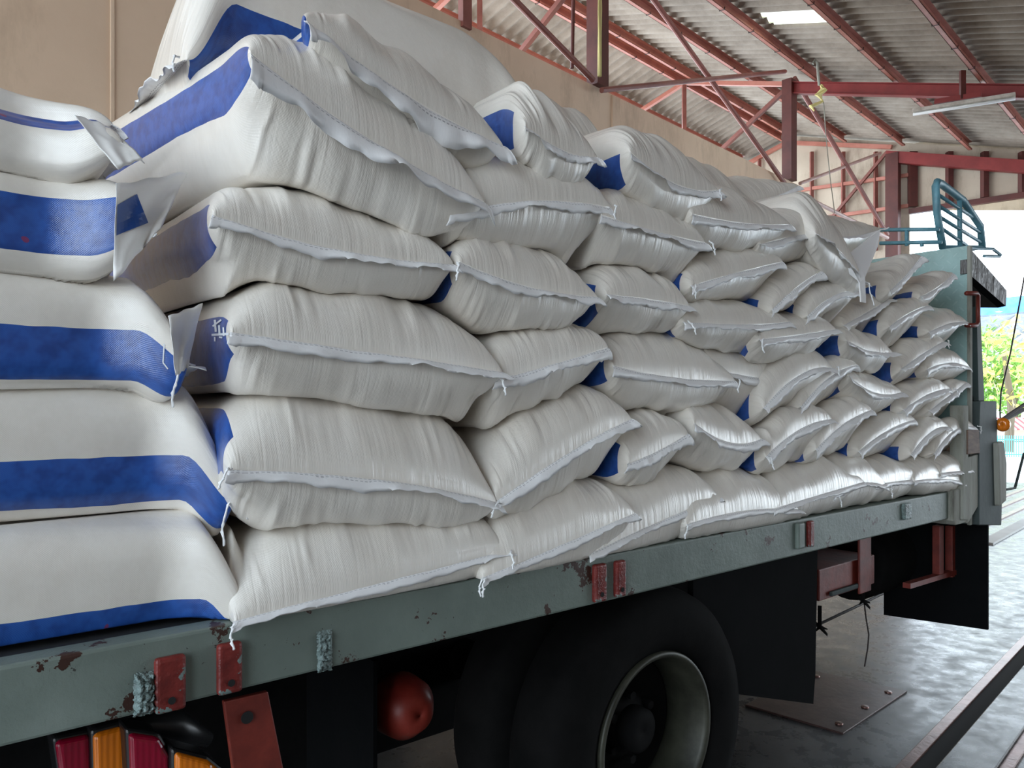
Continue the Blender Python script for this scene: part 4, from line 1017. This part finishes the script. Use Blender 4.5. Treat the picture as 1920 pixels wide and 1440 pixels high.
# big slumped sacks on the top left
sack((470, 98), (690, 258), (908, 378), (690, 165), (660, 385), 'huge slumped sack with a broad blue flank stripe and pleated lower face, upper left', 6, n0=NF-0.03, res=1.6, seed=71, blue=0.0, tilt=0.95, ears=-0.02, hemw=0.05, droop=1.0, slope=0.0, yaw=-0.12, length=0.8, uvy=0.02, fillmax=0.11)
hm_commit()
sack((571, 38), (745, 165), (943, 272), (720, 80), (735, 250), 'sack with a wide folded hem lying on the huge slumped one', 7, n0=NF-0.0, res=1.5, seed=72, blue=0.0, tilt=0.98, ears=0.03, hemw=0.055, droop=1.1, uvy=0.05)
hm_commit()
def top_sack():
    n0 = NF+0.20; s0, zs = on_n(350, 112, n0); zT = on_n(560, -42, n0+0.2)[1]; zB = on_n(560, 185, n0)[1]
    rnd = random.Random(731); rs = np.random.RandomState(7312)
    bag(lambda a, v, z: T(s0+v, a, z), n0+0.14, 0.14, lambda u: zs+0.0*u, (zT+zB)/2, (zT-zB)/2, 0.0,
        'topmost sack, domed, with a blue band along its edge and knotted left corner', 7, 0.80, 1.5, rnd, rs, True, None, 0.0, 0.3, 'l',
        'white woven sacks stacked on the truck bed', 2.3, 0.0, 0.11, 0.03, 0.03, None, -0.03, -1, 0.10, 0.03, 0.05, 0.24)
top_sack()
sack((700, 170), (870, 210), (1010, 215), (880, 95), (860, 240), 'plain grey sack behind, its back rising above the ragged hemmed one', 7, n0=NF+0.30, res=1.0, seed=74, blue=None, tilt=0.8, hem=False)
sack((960, 270), (1050, 280), (1150, 285), (1040, 185), (1050, 300), 'plain sack behind, between the beige wall and the ragged hemmed one', 7, n0=NF+0.30, res=0.9, seed=75, blue=None, hem=False)
sack((1255, 365), (1330, 372), (1410, 378), (1320, 298), (1330, 390), 'plain sack behind the bright gathered one, top edge near the wall', 7, n0=NF+0.18, res=0.9, seed=76, blue=None, hem=False)
sack((1335, 372), (1420, 376), (1497, 348), (1420, 332), (1420, 392), 'flat topped sack behind with a sharp white corner pointing right', 7, n0=NF+0.22, res=0.9, seed=77, blue=None, tilt=0.5)
sack((1470, 430), (1560, 445), (1652, 430), (1545, 402), (1560, 470), 'sack behind the shining pair with a smooth grey top', 6, n0=NF+0.15, res=0.9, seed=78, blue=None, hem=True)
jj = sack((1530, 438), (1584, 480), (1620, 532), (1600, 448), (1552, 515), 'sagging sack tipped steeply down right with a big loose white corner', 6, n0=NF-0.05, res=1.0, seed=79, blue=None, tilt=0.8, tails='R', ears=0.01, pw=2.2)


hm_commit()
# loose folded corner hanging off the sagging sack
def sheet(name, pix, parent, m, depth_n, th=0.004, label=None):
    P_ = [P(x, y, n) for (x, y), n in zip(pix, depth_n)]
    o = MB().prism(P_, nT*th).build(name, m, None, origin=Vector(parent.location)); o.parent = parent; o.location = (0, 0, 0)
    if label: o['label'] = label
    return o
sheet('loose_corner', [(1572, 497), (1600, 470), (1651, 430), (1646, 462), (1622, 520), (1624, 568), (1615, 566), (1612, 530), (1598, 505)], jj, M['hem'],
      [NF-0.02, NF+0.0, NF+0.02, NF-0.02, NF-0.07, NF-0.09, NF-0.09, NF-0.07, NF-0.06])
# printed marks lying on the cloth
from mathutils.bvhtree import BVHTree
M['inkwhite'] = mat('white_ink', (0.75, 0.77, 0.80), 0.5); M['inkred'] = mat('red_ink', (0.42, 0.02, 0.03), 0.5)
def decal(bagobj, polys, m, name, L0=None, parent=None):
    me = bagobj.data; L0 = Vector(bagobj.location) if L0 is None else L0
    bvh = BVHTree.FromPolygons([v.co+L0 for v in me.vertices], [p.vertices[:] for p in me.polygons])
    vs = []; fs = []
    for poly in polys:
        k = len(vs); pp = []
        for x, y in poly:
            d = ray(x, y).normalized(); h, n, i, dist = bvh.ray_cast(CAMP, d)
            if h is None: return
            if n.dot(d) > 0: n = -n
            pp.append(h+n*0.0012)
        vs += pp; fs.append(tuple(range(k, k+len(pp))))
    o = link_mesh(name, vs, fs, m, None, False, L0); o.parent = parent or bagobj; o.location = (0, 0, 0)
def gridq(a, b, c, d, n=8):
    f = lambda u, v: tuple((a[k]*(1-u)+b[k]*u)*(1-v)+(d[k]*(1-u)+c[k]*u)*v for k in (0, 1))
    return [[f(i/n, j/n), f((i+1)/n, j/n), f((i+1)/n, (j+1)/n), f(i/n, (j+1)/n)] for i in range(n) for j in range(n)]
def stroke(x0, y0, x1, y1, w_):
    dx, dy = x1-x0, y1-y0; l = sqrt(dx*dx+dy*dy); nx, ny = -dy/l*w_/2, dx/l*w_/2
    return [(x0+nx, y0+ny), (x1+nx, y1+ny), (x1-nx, y1-ny), (x0-nx, y0-ny)]
def find(txt): return [b for b in BAGS if txt in b['label']][0]

b = find('white print smudge')
decal(b, [stroke(398, 628, 430, 626, 4), stroke(400, 612, 416, 600, 3), stroke(404, 600, 406, 622, 4), stroke(412, 610, 413, 628, 4), stroke(420, 614, 421, 630, 3), stroke(404, 632, 404, 640, 2.5), stroke(412, 632, 418, 633, 3)], M['inkwhite'], 'printed_mark')
b = find('red and white emblem')
decal(b, [[(806, 414), (832, 411), (834, 419), (822, 428)]], M['inkred'], 'printed_emblem')
decal(b, [stroke(803, 412, 833, 408, 1.6), stroke(833, 408, 835, 420, 1.6), stroke(835, 420, 822, 430, 1.6), stroke(812, 402, 816, 408, 2), stroke(820, 400, 824, 407, 2)], M['inkwhite'], 'printed_outline')
b = find('third from the bed')
decal(b, [stroke(308, 645, 306, 680, 2.5), stroke(306, 680, 315, 692, 2.5)], M['inkwhite'], 'printed_outline')

# crumpled cloth ends of the left hand stack
def crumple(name, quad, dn, parent, m, seed, nx=16, ny=12, amp=0.006):
    rnd = random.Random(seed); ph = [rnd.uniform(0, 6.28) for _ in range(6)]
    A_, B_, C_, D_ = [P(x, y, n) for (x, y), n in zip(quad, dn)]
    front = []; back = []
    for i in range(nx+1):
        for j in range(ny+1):
            u, v = i/nx, j/ny
            p = (A_*(1-u)+B_*u)*(1-v)+(D_*(1-u)+C_*u)*v
            w_ = amp*(sin(9*u+5*v+ph[0])+0.7*sin(14*v-6*u+ph[1])+0.5*sin(21*u*v+ph[2]))
            p = p-nT*w_+Vector((0, 0, amp*(0.6*sin(15*u+ph[3])+0.4*sin(23*v+ph[4]))))
            front.append(p); back.append(p+nT*0.002)
    k = len(front); fs = []
    for i in range(nx):
        for j in range(ny):
            a = i*(ny+1)+j; q_ = (a, a+1, a+ny+2, a+ny+1); fs.append(q_); fs.append(tuple(x+k for x in reversed(q_)))
    rim_ = [i*(ny+1) for i in range(nx+1)]+[nx*(ny+1)+j for j in range(1, ny+1)]+[i*(ny+1)+ny for i in range(nx-1, -1, -1)]+[j for j in range(ny-1, 0, -1)]
    for a, b in zip(rim_, rim_[1:]+rim_[:1]): fs.append((a, b, b+k, a+k))
    o = link_mesh(name, front+back, fs, m, None, True, Vector(parent.location)); o.parent = parent; o.location = (0, 0, 0)
    return o
M['clothwhite'] = mat('loose_white_cloth', (0.84, 0.82, 0.79), 0.38); M['clothblue'] = mat('blue_printed_cloth', (0.016, 0.075, 0.31), 0.36)
b4 = find('fourth from the bed'); b3 = find('third from the bed'); b5 = find('fifth from the bed'); b2 = find('second from the bed')
f4 = crumple('end_flap', [(218, 345), (352, 322), (300, 430), (214, 530)], [NF+0.02, NF+0.10, NF+0.04, NF+0.0], b4, M['clothwhite'], 1, amp=0.0028)
decal(f4, gridq((219, 384), (256, 364), (277, 418), (217, 442)), M['clothblue'], 'printed_band', Vector(b4.location), f4)
crumple('end_flap', [(316, 592), (380, 568), (352, 690), (330, 705)], [NF+0.03, NF+0.08, NF+0.05, NF+0.03], b3, M['clothwhite'], 2, amp=0.002)
crumple('end_flap', [(138, 214), (206, 236), (268, 298), (222, 318)], [NF+0.07, NF+0.08, NF+0.04, NF+0.03], b5, M['clothwhite'], 3, amp=0.0015)
